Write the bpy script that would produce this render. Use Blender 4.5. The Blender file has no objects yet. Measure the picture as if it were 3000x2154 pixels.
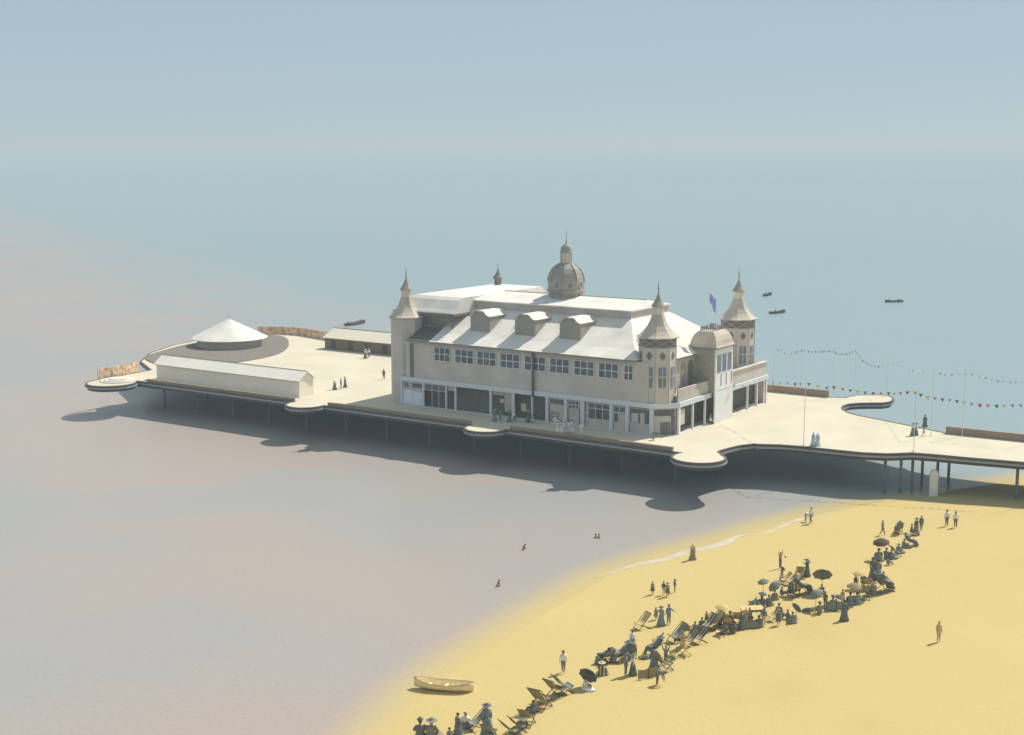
import bpy, bmesh, math, random
import numpy as np
from mathutils import Vector, Matrix
random.seed(7)
R = math.radians
scene = bpy.context.scene
COL = scene.collection
# ------------------------------------------------------------------ survey of the site
# camera constants, used to read ground positions off the picture
F_, CX, CY, HOR = 4049., 1500., 1077., 460.5
PITCH = math.atan((CY - HOR) / F_); HC = 44.; DK = 5.5
ZM = {'Z1': (1100, 640, .26455), 'Z2': (1650, 640, .2866), 'Z3': (1100, 1000, .26455), 'Z4': (1650, 1000, .2866),
      'Z5': (150, 880, .46296), 'Z6': (2150, 800, .37478), 'B1': (1150, 1850, .26455), 'B2': (1650, 1650, .2457),
      'B3': (2050, 1600, .2866), 'B4': (2400, 1350, .26455), 'B5': (1700, 1450, .3307), 'V': (0, 0, 1.32333),
      'E1': (1720, 1780, .15353), 'E2': (1940, 1740, .13228), 'E3': (2180, 1620, .1597), 'E4': (2350, 1640, .13514),
      'E5': (2540, 1460, .14742), 'E6': (1200, 1980, .18519), 'E7': (2650, 1780, .22966), 'E8': (1400, 1150, .15432)}
def ray(k, x, y):
    a = ZM[k]; px = a[0] + a[2] * x; py = a[1] + a[2] * y
    dx = (px - CX) / F_; dy = -(py - CY) / F_
    return Vector((dx, math.cos(PITCH) + dy * math.sin(PITCH), -math.sin(PITCH) + dy * math.cos(PITCH)))
def at(k, x, y, z):
    d = ray(k, x, y); t = (z - HC) / d.z
    return Vector((d.x * t, d.y * t, z))
YAW = R(-34.)
UU = Vector((math.cos(YAW), math.sin(YAW), 0)); VV = Vector((-math.sin(YAW), math.cos(YAW), 0))
O = at('Z4', 1075, 985, DK)
def loc(p): d = p - O; return (d.dot(UU), d.dot(VV))
def wld(u, v, z=0.): return O + UU * u + VV * v + Vector((0, 0, z))
def atl(k, x, y, z=0.): return loc(at(k, x, y, DK + z))

# ------------------------------------------------------------------ materials
def mat(name, col, rough=.75, amp=.10, fine=5., coarse=.25, camp=.06, spec=.25, bump=0., col2=None):
    m = bpy.data.materials.new(name); m.use_nodes = True
    nt = m.node_tree; N = nt.nodes; L = nt.links
    b = N['Principled BSDF']; b.inputs['Roughness'].default_value = rough
    b.inputs['Specular IOR Level'].default_value = spec
    tc = N.new('ShaderNodeTexCoord')
    n1 = N.new('ShaderNodeTexNoise'); n1.inputs['Scale'].default_value = fine; n1.inputs['Detail'].default_value = 3
    n2 = N.new('ShaderNodeTexNoise'); n2.inputs['Scale'].default_value = coarse; n2.inputs['Detail'].default_value = 4
    for n in (n1, n2): L.new(tc.outputs['Object'], n.inputs['Vector'])
    def mr(src, a):
        r = N.new('ShaderNodeMapRange'); r.inputs[1].default_value = .25; r.inputs[2].default_value = .75
        r.inputs[3].default_value = 1 - a; r.inputs[4].default_value = 1 + a; L.new(src, r.inputs[0]); return r.outputs[0]
    mu = N.new('ShaderNodeMath'); mu.operation = 'MULTIPLY'
    L.new(mr(n1.outputs['Fac'], amp), mu.inputs[0]); L.new(mr(n2.outputs['Fac'], camp), mu.inputs[1])
    vm = N.new('ShaderNodeVectorMath'); vm.operation = 'SCALE'
    if col2:
        mx = N.new('ShaderNodeMix'); mx.data_type = 'RGBA'
        rr = N.new('ShaderNodeMapRange'); rr.inputs[1].default_value = .4; rr.inputs[2].default_value = .6
        L.new(n2.outputs['Fac'], rr.inputs[0]); L.new(rr.outputs[0], mx.inputs[0])
        mx.inputs[6].default_value = (*col, 1); mx.inputs[7].default_value = (*col2, 1)
        L.new(mx.outputs[2], vm.inputs[0])
    else: vm.inputs[0].default_value = col
    L.new(mu.outputs[0], vm.inputs[3]); L.new(vm.outputs[0], b.inputs['Base Color'])
    if bump:
        bp = N.new('ShaderNodeBump'); bp.inputs['Strength'].default_value = bump; bp.inputs['Distance'].default_value = .05
        L.new(n1.outputs['Fac'], bp.inputs['Height']); L.new(bp.outputs[0], b.inputs['Normal'])
    return m
M = {}
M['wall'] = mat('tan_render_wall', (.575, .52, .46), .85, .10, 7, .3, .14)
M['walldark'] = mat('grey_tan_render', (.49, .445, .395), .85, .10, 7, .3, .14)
M['roof'] = mat('whitewashed_roof', (.71, .665, .60), .8, .06, 6, .3, .14)
M['towerroof'] = mat('weathered_tan_roof', (.52, .46, .375), .8, .18, 5, .6, .12)
M['shelterwall'] = mat('warm_white_boards', (.90, .82, .70), .8, .10, 4)
M['drum'] = mat('grey_bandstand_boards', (.44, .40, .345), .85, .2, 4)
M['lead'] = mat('weathered_lead', (.33, .31, .265), .65, .2, 5, .5, .1)
M['trim'] = mat('pale_blue_white_trim', (.66, .68, .69), .7, .08, 4)
M['white'] = mat('white_paint', (.80, .79, .77), .6, .06, 4)
M['cream'] = mat('cream_paint', (.68, .62, .49), .75, .14, 4)
M['gutter'] = mat('dark_gutter', (.22, .205, .18), .6, .2, 5)
M['frieze'] = mat('dark_lattice', (.18, .17, .15), .6, .3, 6)
M['glass'] = mat('window_glass', (.12, .125, .13), .25, .3, 2, .4, .4, .35)
M['glassblue'] = mat('blue_window_glass', (.17, .195, .25), .25, .2, 2, .5, .15, .35)
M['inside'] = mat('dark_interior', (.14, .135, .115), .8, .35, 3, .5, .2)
M['slate'] = mat('dark_lean_to_slate', (.12, .12, .105), .7, .4, 4, .6, .2)
M['pipe'] = mat('iron_pipe', (.10, .10, .09), .5, .2, 5)
M['poster'] = mat('pale_blue_panel', (.72, .78, .86), .7, .08, 3)
M['deck'] = mat('sunbleached_deck', (.59, .53, .40), .85, .07, 5, .12, .09, .2)
M['parapet'] = mat('brown_parapet', (.33, .245, .175), .8, .2, 4, .4, .1)
M['edge'] = mat('dark_deck_edge', (.11, .10, .085), .7, .2, 4)
M['moulding'] = mat('grey_deck_moulding', (.33, .35, .375), .7, .12, 4)
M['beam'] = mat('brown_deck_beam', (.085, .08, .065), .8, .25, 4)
M['pile'] = mat('iron_pile', (.17, .175, .175), .7, .2, 4)
M['terrace'] = mat('grey_oval_slab', (.20, .18, .15), .9, .25, 4, .3, .06, .1)
M['orange'] = mat('orange_timber', (.66, .36, .20), .8, .2, 4, 1.2, .2, .2, 0, (.76, .62, .42))
M['hutwall'] = mat('brown_hut_boards', (.20, .15, .095), .85, .2, 4)
M['pole'] = mat('pale_pole_paint', (.62, .68, .74), .6, .05, 4)
M['flagblue'] = mat('blue_flag_cloth', (.28, .36, .72), .8, .1, 6)
M['wood'] = mat('weathered_wood', (.22, .17, .10), .75, .25, 8)
M['sandwood'] = mat('sandy_varnished_wood', (.88, .72, .40), .8, .15, 6)
M['darkwood'] = mat('dark_wood', (.09, .085, .07), .75, .2, 8)
M['steel'] = mat('grey_hull_paint', (.085, .088, .085), .7, .2, 6)
PEN = {'green': (.03, .22, .10), 'yellow': (.75, .55, .06), 'blue': (.20, .27, .62), 'red': (.50, .13, .12), 'orange': (.62, .28, .10)}
for k, c in PEN.items(): M['pen_' + k] = mat(k + '_bunting_cloth', c, .85, .1, 8)
CLO = {'dark': (.145, .16, .15), 'slate': (.20, .23, .24), 'olive': (.235, .235, .185), 'blue': (.24, .28, .32), 'grey': (.16, .165, .16),
       'white': (.78, .77, .74), 'pale': (.62, .52, .34), 'lightblue': (.55, .66, .78), 'tan': (.30, .24, .13), 'brown': (.12, .09, .06), 'sand': (.62, .46, .20)}
for k, c in CLO.items(): M['c_' + k] = mat(k + '_cloth', c, .9, .15, 12, 3, .1, .1)
M['skin'] = mat('skin', (.42, .27, .19), .6, .06, 20)
M['hair'] = mat('dark_hair', (.035, .028, .022), .6, .2, 40)
def stripe_mat(name, a, b, freq):
    m = bpy.data.materials.new(name); m.use_nodes = True; nt = m.node_tree; N = nt.nodes; L = nt.links
    p = N['Principled BSDF']; p.inputs['Roughness'].default_value = .9
    tc = N.new('ShaderNodeTexCoord'); sx = N.new('ShaderNodeSeparateXYZ'); L.new(tc.outputs['Object'], sx.inputs[0])
    mu = N.new('ShaderNodeMath'); mu.operation = 'MULTIPLY'; mu.inputs[1].default_value = freq; L.new(sx.outputs[0], mu.inputs[0])
    sn = N.new('ShaderNodeMath'); sn.operation = 'SINE'; L.new(mu.outputs[0], sn.inputs[0])
    gt = N.new('ShaderNodeMath'); gt.operation = 'GREATER_THAN'; gt.inputs[1].default_value = .1; L.new(sn.outputs[0], gt.inputs[0])
    mx = N.new('ShaderNodeMix'); mx.data_type = 'RGBA'; L.new(gt.outputs[0], mx.inputs[0])
    mx.inputs[6].default_value = (*a, 1); mx.inputs[7].default_value = (*b, 1); L.new(mx.outputs[2], p.inputs['Base Color'])
    return m
M['c_stripe'] = stripe_mat('striped_canvas', (.07, .07, .06), (.55, .45, .27), 26)

# ------------------------------------------------------------------ mesh helpers
class MB:
    def __init__(s): s.v = []; s.f = []
    def add(s, vs, fs):
        o = len(s.v); s.v += [tuple(p) for p in vs]; s.f += [tuple(i + o for i in f) for f in fs]; return s
    def box(s, x0, x1, y0, y1, z0, z1):
        vs = [(x, y, z) for z in (z0, z1) for y in (y0, y1) for x in (x0, x1)]
        return s.add(vs, [(0, 2, 3, 1), (4, 5, 7, 6), (0, 1, 5, 4), (2, 6, 7, 3), (0, 4, 6, 2), (1, 3, 7, 5)])
    def obox(s, p, q, w, z0, z1, off=0.):
        """box along the plan line p-q, thickness w"""
        a = Vector((p[0], p[1])); b = Vector((q[0], q[1])); d = (b - a).normalized(); n = Vector((-d.y, d.x))
        a = a + n * off; b = b + n * off
        pts = [a - n * w / 2, b - n * w / 2, b + n * w / 2, a + n * w / 2]
        return s.prism(pts, z0, z1)
    def prism(s, pts, z0, z1):
        n = len(pts)
        vs = [(p[0], p[1], z0) for p in pts] + [(p[0], p[1], z1) for p in pts]
        fs = [tuple(range(n - 1, -1, -1)), tuple(range(n, 2 * n))] + [(i, (i + 1) % n, n + (i + 1) % n, n + i) for i in range(n)]
        return s.add(vs, fs)
    def loft(s, rings, cap=True, closed=True):
        n = len(rings[0]); o = []
        for r in rings: o += list(r)
        fs = []
        for k in range(len(rings) - 1):
            for i in range(n if closed else n - 1):
                j = (i + 1) % n; fs.append((k * n + i, k * n + j, (k + 1) * n + j, (k + 1) * n + i))
        if cap: fs += [tuple(range(n - 1, -1, -1)), tuple(range((len(rings) - 1) * n, len(rings) * n))]
        return s.add(o, fs)
    def lathe(s, prof, cx=0, cy=0, n=16, ph=0., sx=1, sy=1):
        rings = [[(cx + r * math.cos(ph + 2 * math.pi * i / n) * sx, cy + r * math.sin(ph + 2 * math.pi * i / n) * sy, z) for i in range(n)] for r, z in prof]
        return s.loft(rings)
    def tube(s, pts, rad, n=6):
        pts = [Vector(p) for p in pts]; rings = []
        if not hasattr(rad, '__len__'): rad = [rad] * len(pts)
        for i, p in enumerate(pts):
            t = (pts[min(i + 1, len(pts) - 1)] - pts[max(i - 1, 0)]).normalized()
            a = t.orthogonal().normalized() if i == 0 else (prev - t * prev.dot(t)).normalized()
            prev = a; b = t.cross(a)
            rings.append([p + (a * math.cos(2 * math.pi * k / n) + b * math.sin(2 * math.pi * k / n)) * rad[i] for k in range(n)])
        return s.loft(rings)
    def build(s, name, m, parent=None, smooth=False):
        me = bpy.data.meshes.new(name); me.from_pydata(s.v, [], s.f); me.update()
        bm = bmesh.new(); bm.from_mesh(me); bmesh.ops.recalc_face_normals(bm, faces=bm.faces); bm.to_mesh(me); bm.free()
        if smooth:
            for p in me.polygons: p.use_smooth = True
        return link(name, me, m, parent)
def link(name, me, m, parent=None):
    o = bpy.data.objects.new(name, me); COL.objects.link(o)
    if m is not None:
        if not me.materials: me.materials.append(None)
        o.material_slots[0].link = 'OBJECT'; o.material_slots[0].material = m
    if parent: o.parent = parent
    return o
def tag(o, label=None, cat=None, group=None, kind=None):
    if label: o['label'] = label
    if cat: o['category'] = cat
    if group: o['group'] = group
    if kind: o['kind'] = kind
    return o
def thing(name, p, rz, label, cat, group=None):
    o = bpy.data.objects.new(name, None); COL.objects.link(o); o.empty_display_size = .3
    o.location = p; o.rotation_euler = (0, 0, rz)
    return tag(o, label, cat, group)

# ------------------------------------------------------------------ camera, light, sky
cam = bpy.data.cameras.new('camera'); co = bpy.data.objects.new('camera', cam); COL.objects.link(co); scene.camera = co
cam.sensor_width = 36; cam.lens = F_ / 3000 * 36; cam.clip_end = 60000; cam.clip_start = 1
co.location = (0, 0, HC); co.rotation_euler = (math.pi / 2 - PITCH, 0, 0)
SEL = R(51); SAZ = (.78, .626)
sv = Vector((SAZ[0] * math.cos(SEL), SAZ[1] * math.cos(SEL), math.sin(SEL)))
sd = bpy.data.lights.new('sun', 'SUN'); so = bpy.data.objects.new('sun', sd); COL.objects.link(so)
sd.energy = 5.0; sd.angle = R(.6); sd.color = (1, .945, .86); so.location = (100, 100, 200)
so.rotation_euler = (-sv).to_track_quat('-Z', 'Y').to_euler()
w = bpy.data.worlds.new('World'); scene.world = w; w.use_nodes = True
nt = w.node_tree; bg = nt.nodes['Background']
sk = nt.nodes.new('ShaderNodeTexSky'); sk.sky_type = 'NISHITA'; sk.sun_disc = False
sk.sun_elevation = SEL; sk.sun_rotation = math.atan2(sv.x, sv.y); sk.altitude = 0
sk.air_density = .8; sk.dust_density = 0.; sk.ozone_density = 4.0
# thin even high overcast veils the clear sky
mxs = nt.nodes.new('ShaderNodeMix'); mxs.data_type = 'RGBA'; mxs.inputs[0].default_value = .82
nt.links.new(sk.outputs[0], mxs.inputs[6]); mxs.inputs[7].default_value = (.42 / .085, .518 / .085, .572 / .085, 1)
nt.links.new(mxs.outputs[2], bg.inputs[0]); bg.inputs[1].default_value = .085
vs = scene.view_settings; vs.view_transform = 'Standard'; vs.look = 'None'; vs.exposure = 0.08; vs.gamma = 1

# ------------------------------------------------------------------ beach and sea
SH = [at('V', x, y, 0) for x, y in [(720, 1800), (830, 1660), (935, 1540), (1040, 1462), (1135, 1402), (1225, 1345), (1345, 1276), (1490, 1228), (1655, 1182), (1785, 1146), (1900, 1121), (2040, 1102), (2120, 1082), (2267, 1062), (2450, 1040)]]
sh = [(-95., 18.)] + [(p.x, p.y) for p in SH] + [(330., 265.), (900., 420.)]
sh = np.array(sh); poly = np.vstack([sh, [[900, -400], [-95, -400]]])
def sdist(X, Y):
    """signed distance to the shoreline, positive on the sand"""
    X = np.asarray(X, float); Y = np.asarray(Y, float)
    best = np.full(X.shape, 1e9)
    for a, b in zip(sh[:-1], sh[1:]):
        d = b - a; t = np.clip(((X - a[0]) * d[0] + (Y - a[1]) * d[1]) / (d @ d), 0, 1)
        best = np.minimum(best, np.hypot(X - a[0] - t * d[0], Y - a[1] - t * d[1]))
    ins = np.zeros(X.shape, bool); n = len(poly)
    for i in range(n):
        a = poly[i]; b = poly[(i + 1) % n]
        if a[1] == b[1]: continue
        c = ((a[1] > Y) != (b[1] > Y)) & (X < (b[0] - a[0]) * (Y - a[1]) / (b[1] - a[1]) + a[0]); ins ^= c
    return np.where(ins, best, -best)
def hgt(d): return np.where(d > 0, np.minimum(.03 * d, .5 + .006 * d), np.maximum(.07 * d, -3.))
def ground(x, y): return float(hgt(sdist([x], [y]))[0])
def grid(x0, x1, y0, y1, st, zf):
    xs = np.arange(x0, x1 + .01, st); ys = np.arange(y0, y1 + .01, st)
    X, Y = np.meshgrid(xs, ys); D = sdist(X, Y); Zz = zf(D, X, Y)
    v = np.stack([X, Y, Zz], -1).reshape(-1, 3); nx = len(xs); ny = len(ys)
    i = np.arange(nx * ny).reshape(ny, nx)
    f = np.stack([i[:-1, :-1], i[:-1, 1:], i[1:, 1:], i[1:, :-1]], -1).reshape(-1, 4)
    return v, f, D.reshape(-1)
def big(name, v, f, m, attr=None):
    me = bpy.data.meshes.new(name); me.from_pydata(v.tolist(), [], f.tolist()); me.update()
    for p in me.polygons: p.use_smooth = True
    if attr is not None:
        a = me.attributes.new('offshore', 'FLOAT', 'POINT'); a.data.foreach_set('value', np.asarray(attr, np.float32))
    return link(name, me, m)
def sand_z(D, X, Y):
    return hgt(D) + np.where(D > 1, .05 * np.sin(X * .9 + np.sin(Y * .7) * 1.7) * np.sin(Y * .8 + np.sin(X * .5)) * np.clip(D / 6, 0, 1), 0) * .6
ms = mat('dry_beach_sand', (.535, .415, .172), .95, .10, 7, .06, .10, .1, .12, (.505, .39, .165))
v, f, D = grid(-140, 200, -40, 270, 1.5, sand_z)
tag(big('beach_sand', v, f, ms), kind='structure')
# sea: one sheet, fine near the shore, reaching the horizon
mw = bpy.data.materials.new('sea_water'); mw.use_nodes = True
nt = mw.node_tree; N = nt.nodes; L = nt.links; b = N['Principled BSDF']; outn = N['Material Output']
b.inputs['Roughness'].default_value = .32; b.inputs['IOR'].default_value = 1.33; b.inputs['Specular IOR Level'].default_value = .2
tc = N.new('ShaderNodeTexCoord')
def noise(scale, det=3, sc=(1, 1, 1)):
    mp = N.new('ShaderNodeMapping'); mp.inputs['Scale'].default_value = sc; L.new(tc.outputs['Object'], mp.inputs[0])
    n = N.new('ShaderNodeTexNoise'); n.inputs['Scale'].default_value = scale; n.inputs['Detail'].default_value = det; L.new(mp.outputs[0], n.inputs['Vector']); return n.outputs['Fac']
def rng(s, a, bb, c, d):
    r = N.new('ShaderNodeMapRange'); r.interpolation_type = 'SMOOTHSTEP'
    for i, q in enumerate((a, bb, c, d)): r.inputs[1 + i].default_value = q
    L.new(s, r.inputs[0]); return r.outputs[0]
mx = N.new('ShaderNodeMix'); mx.data_type = 'RGBA'
L.new(rng(noise(.022, 2), .40, .62, 0, 1), mx.inputs[0])
mx.inputs[6].default_value = (.36, .305, .268, 1); mx.inputs[7].default_value = (.315, .305, .295, 1)
# farther out the silt thins and the water turns blue-green
ln = N.new('ShaderNodeVectorMath'); ln.operation = 'DOT_PRODUCT'; L.new(tc.outputs['Object'], ln.inputs[0]); ln.inputs[1].default_value = (1, .5, 0)
mx2 = N.new('ShaderNodeMix'); mx2.data_type = 'RGBA'; L.new(rng(ln.outputs['Value'], 60, 215, 0, 1), mx2.inputs[0])
L.new(mx.outputs[2], mx2.inputs[6]); mx2.inputs[7].default_value = (.24, .32, .335, 1)
at_ = N.new('ShaderNodeAttribute'); at_.attribute_name = 'offshore'
mx3 = N.new('ShaderNodeMix'); mx3.data_type = 'RGBA'; L.new(rng(at_.outputs['Fac'], -.3, 6.5, 0, 1), mx3.inputs[0])
mx3.inputs[6].default_value = (.52, .403, .168, 1); L.new(mx2.outputs[2], mx3.inputs[7])
gr = N.new('ShaderNodeVectorMath'); gr.operation = 'SCALE'; L.new(mx3.outputs[2], gr.inputs[0]); L.new(rng(noise(4., 3, (.6, 1.2, 1)),   .3, .7, .94, 1.06), gr.inputs[3])
L.new(gr.outputs[0], b.inputs['Base Color'])
bp = N.new('ShaderNodeBump'); bp.inputs['Strength'].default_value = .09; bp.inputs['Distance'].default_value = .12
L.new(noise(.9, 4, (.55, 1.3, 1)), bp.inputs['Height']); L.new(bp.outputs[0], b.inputs['Normal'])
GX0, GX1, GY0, GY1 = -150, 225, -45, 300
v, f, D = grid(GX0, GX1, GY0, GY1, 1.5, lambda D, X, Y: D * 0)
nb = len(v); S = 40000
ex = np.array([[GX0, GY0, 0], [GX1, GY0, 0], [GX1, GY1, 0], [GX0, GY1, 0], [-S, -S, 0], [S, -S, 0], [S, S, 0], [-S, S, 0]], float)
f = f.tolist() + [[nb, nb + 4, nb + 5, nb + 1], [nb + 1, nb + 5, nb + 6, nb + 2], [nb + 2, nb + 6, nb + 7, nb + 3], [nb + 3, nb + 7, nb + 4, nb]]
f = [q if q[0] < nb else q[::-1] for q in f]
v = np.vstack([v, ex]); off = np.concatenate([-D, np.full(8, 1000.)])
off = np.maximum(off, np.where((v[:, 0] < -130) | (v[:, 1] > 285), 20, off))
tag(big('sea', v, np.array(f), mw, off), kind='structure')
# foam left by the last wave along the waterline
fm = MB(); rs = random.Random(3)
c0 = [at('V', x, y, 0) for x, y in [(1318, 1280), (1370, 1262), (1420, 1248), (1470, 1240), (1520, 1222), (1570, 1214), (1610, 1200), (1640, 1186), (1690, 1184), (1730, 1166), (1770, 1150), (1810, 1143), (1870, 1128)]]
wd = [.04, .35, .7, .9, .8, 1.0, 1.2, .35, .25, .6, .65, .25, .03]
top = []; bot = []
for i in range(len(c0) - 1):
    for k in range(4):
        t = k / 4; p = c0[i].lerp(c0[i + 1], t); ww = wd[i] * (1 - t) + wd[i + 1] * t
        top.append((p.x, p.y + ww * (.6 + .5 * rs.random()))); bot.append((p.x, p.y - ww * (.6 + .5 * rs.random())))
rows = [[], [], []]
for (a, bq) in zip(top, bot):
    for j, t in enumerate((0, .5, 1)):
        x = a[0] + (bq[0] - a[0]) * t; y = a[1] + (bq[1] - a[1]) * t
        rows[j].append((x, y, max(ground(x, y), 0) + (.012 if j != 1 else .05)))
fm.loft(rows, cap=False, closed=False)
tag(fm.build('surf_foam', mat('sea_foam', (.50, .435, .325), .8, .12, 3, .6, .1)), 'thin white line of surf foam along the waterline of the beach', 'foam', kind='stuff')
# ------------------------------------------------------------------ pier
def arc(cx, cy, r, a0, a1, n):
    return [(cx + r * math.cos(R(a0 + (a1 - a0) * i / n)), cy + r * math.sin(R(a0 + (a1 - a0) * i / n))) for i in range(n + 1)]
EV = -7.9
def bay(cu, cv, r, n=14):   # half-round bay pushing out of the straight near edge (local plan coordinates)
    h = EV - cv; a = math.degrees(math.asin(max(-1, min(1, h / r))))
    return arc(cu, cv, r, 180 - a, 360 + a, n)
near = [(-107.2, 2.), (-106.4, -6.)] + bay(-101.8, -11.6, 4.3) + bay(-59.47, -8.75, 3.2) + bay(-24.86, -8.56, 3.2)
Rc = loc(Vector((24.2, 175.3, 0)))
near += arc(Rc[0], Rc[1], 3.55, 158, 415, 22)
near += [atl(*q) for q in [('Z4', 1590, 1128), ('Z4', 1680, 1100), ('Z4', 1800, 1070), ('Z4', 1950, 1051), ('Z6', 170, 1340), ('Z6', 360, 1345), ('Z6', 560, 1360), ('Z6', 760, 1382), ('Z6', 1000, 1406), ('Z6', 1200, 1415), ('Z6', 1400, 1408), ('Z6', 1580, 1422), ('Z6', 1800, 1443), ('Z6', 2268, 1482)]]
nl = near[-1]; near.append((nl[0] + 40, nl[1] + 4))
far = [atl('Z6', x, y) for x, y in [(2268, 1315), (1900, 1278), (1660, 1252), (1480, 1215), (1300, 1178), (1120, 1142), (980, 1115), (900, 1094), (858, 1070), (848, 1055), (860, 1040), (900, 1026), (980, 1019), (1080, 1017), (1170, 1017), (1225, 1008), (1250, 992), (1245, 974), (1215, 961), (1150, 954), (1060, 953), (960, 956), (900, 964), (865, 975)]]
far.insert(0, (nl[0] + 41, far[0][1] + 4))
Fc = (far[-1][0] + .6, 0)
FV = 43.8
far += [(Fc[0] - 2.5, FV), (-5, FV), (-45, FV + 1), (-84, FV + 4), (-100, FV + 7.5), (-118, 55.5), (-127, 54.), (-130.5, 47), (-131, 36.), (-129.6, 28.), (-124.5, 17), (-117., 8.)]
outline = near + far
pier = thing('pier', O.copy(), YAW, 'long pale seaside pier on iron piles with rounded bays along its edge', 'pier')
def inset(pts, d):
    out = []; n = len(pts)
    for i in range(n):
        a = Vector(pts[i - 1]); p = Vector(pts[i]); c = Vector(pts[(i + 1) % n])
        e1 = (p - a); e2 = (c - p)
        if e1.length < 1e-6: e1 = e2
        if e2.length < 1e-6: e2 = e1
        n1 = Vector((-e1.y, e1.x)).normalized(); n2 = Vector((-e2.y, e2.x)).normalized(); nn = n1 + n2
        nn = nn.normalized() if nn.length > .2 else n1
        out.append(tuple(p + nn * d))
    return out
def slab(pts, z0, z1): return MB().prism(pts, z0, z1)
def fill(name, pts, z, m, parent):          # triangulated cap of a concave outline
    bm = bmesh.new(); vs_ = [bm.verts.new((p[0], p[1], z)) for p in pts]
    fc = bm.faces.new(vs_); fc.normal_update()
    if fc.normal.z < 0: fc.normal_flip()
    bmesh.ops.triangulate(bm, faces=[fc], ngon_method='EAR_CLIP')
    me = bpy.data.meshes.new(name); bm.to_mesh(me); bm.free(); return link(name, me, m, parent)
def band(name, pts, z0, z1, th, m, parent):   # upright band following the outline, with thickness
    i2 = inset(pts, th); n = len(pts); mb = MB()
    vs_ = [(p[0], p[1], z0) for p in pts] + [(p[0], p[1], z1) for p in pts] + [(p[0], p[1], z1) for p in i2] + [(p[0], p[1], z0) for p in i2]
    fs = []
    for i in range(n):
        j = (i + 1) % n
        for k in range(4):
            k2 = (k + 1) % 4; fs.append((k * n + i, k * n + j, k2 * n + j, k2 * n + i))
    mb.add(vs_, fs); return mb.build(name, m, parent)
fill('deck', outline, 0., M['deck'], pier)
band('deck_edge', inset(outline, -.06), -.30, .06, .30, M['edge'], pier)
band('moulding', inset(outline, -.13), -.54, -.303, .45, M['moulding'], pier)
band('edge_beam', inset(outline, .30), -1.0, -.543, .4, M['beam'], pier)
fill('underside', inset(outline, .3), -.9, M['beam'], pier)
# piles
def pile(u, v):
    p = wld(u, v); g = -DK - 1.2
    mb = MB().lathe([(.20, g), (.20, -1.0)], u, v, 8).lathe([(.33, -1.15), (.33, -.92)], u, v, 8)
    return mb
sp = []
for q in range(13): sp.append((-98 + q * 8.4, -3.2)); sp.append((-95 + q * 8.4, 4.))
for q in [('Z6', 1185, 1418), ('Z6', 1310, 1416), ('Z6', 1402, 1412), ('Z6', 2230, 1478)]:
    a = atl(*q); sp.append((a[0] - .5, a[1] + 1.6)); sp.append((a[0] + 2.0, a[1] + 9.5))
for (a, c) in sp: pile(a, c).build('pile', M['pile'], pier, True)
# low parapets between the bays (each a wall of its own)
def parapet(p, q, h, label, m='parapet', w_=.3, off=0.):
    c = thing('parapet', O.copy(), YAW, label, 'parapet', 'low brown parapets along the pier edge')
    MB().obox(p, q, w_, .006, h, off).build('wall', M[m], c)
    MB().obox(p, q, w_ + .12, h + .003, h + .09, off).build('coping', M[m], c)
    return c
parapet((-97.4, -7.45), (-63., -7.45), .42, 'low brown parapet on the near edge in front of the long pale shelter')
parapet((-55.9, -7.45), (-28.3, -7.45), .42, 'low brown parapet on the near edge left of the middle round bay')
parapet((-21.4, -7.45), (4.6, -7.45), .42, 'low brown parapet on the near edge in front of the pavilion corner')
parapet((-4.3, FV - .4), (Fc[0] - 2.8, FV - .4), 1.05, 'brown parapet on the far edge just right of the rear tower')
pts = [atl('Z6', 1665, 1250), atl('Z6', 1900, 1276), atl('Z6', 2268, 1312)]
parapet(pts[0], (pts[2][0] + 20, pts[2][1] + .6), .95, 'brown parapet on the far edge of the pier approach at the right border', off=-.5)
# orange timber screens at the seaward end
def screen(ps, h, label):
    c = thing('timber_screen', O.copy(), YAW, label, 'screen', 'orange timber screens at the seaward end')
    for a, b2 in zip(ps[:-1], ps[1:]):
        MB().obox(a, b2, .12, .01, h).build('panel', M['orange'], c)
    for a in ps: MB().box(a[0] - .11, a[0] + .11, a[1] - .11, a[1] + .11, .008, h + .15).build('post', M['cream'], c)
screen([(-127.5, 50.5), (-123.5, 53.4), (-118, 54.2), (-111, 52.3), (-105, 50.8), (-100.6, 49.2)], 1.7, 'orange and cream timber screen curving behind the round bandstand')
screen([(-106.6, -10.4), (-106.4, -7.4), (-106.6, -4.2), (-107., -1.)], 1.9, 'short orange timber screen on the round seaward platform')
# rings of stepped benches on the end platform
eb = thing('round_platform_seat', wld(-102.4, -9.6), YAW, 'pale round stepped seat on the seaward end platform', 'seat')
for i, r in enumerate((3.1, 2.4, 1.7)):
    MB().lathe([(r, .008 + .16 * i), (r, .16 * (i + 1) + .006), (r - .02, .16 * (i + 1) + .02)], 0, 0, 28).build('step', M['cream'] if i != 1 else M['trim'], eb)

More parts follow.
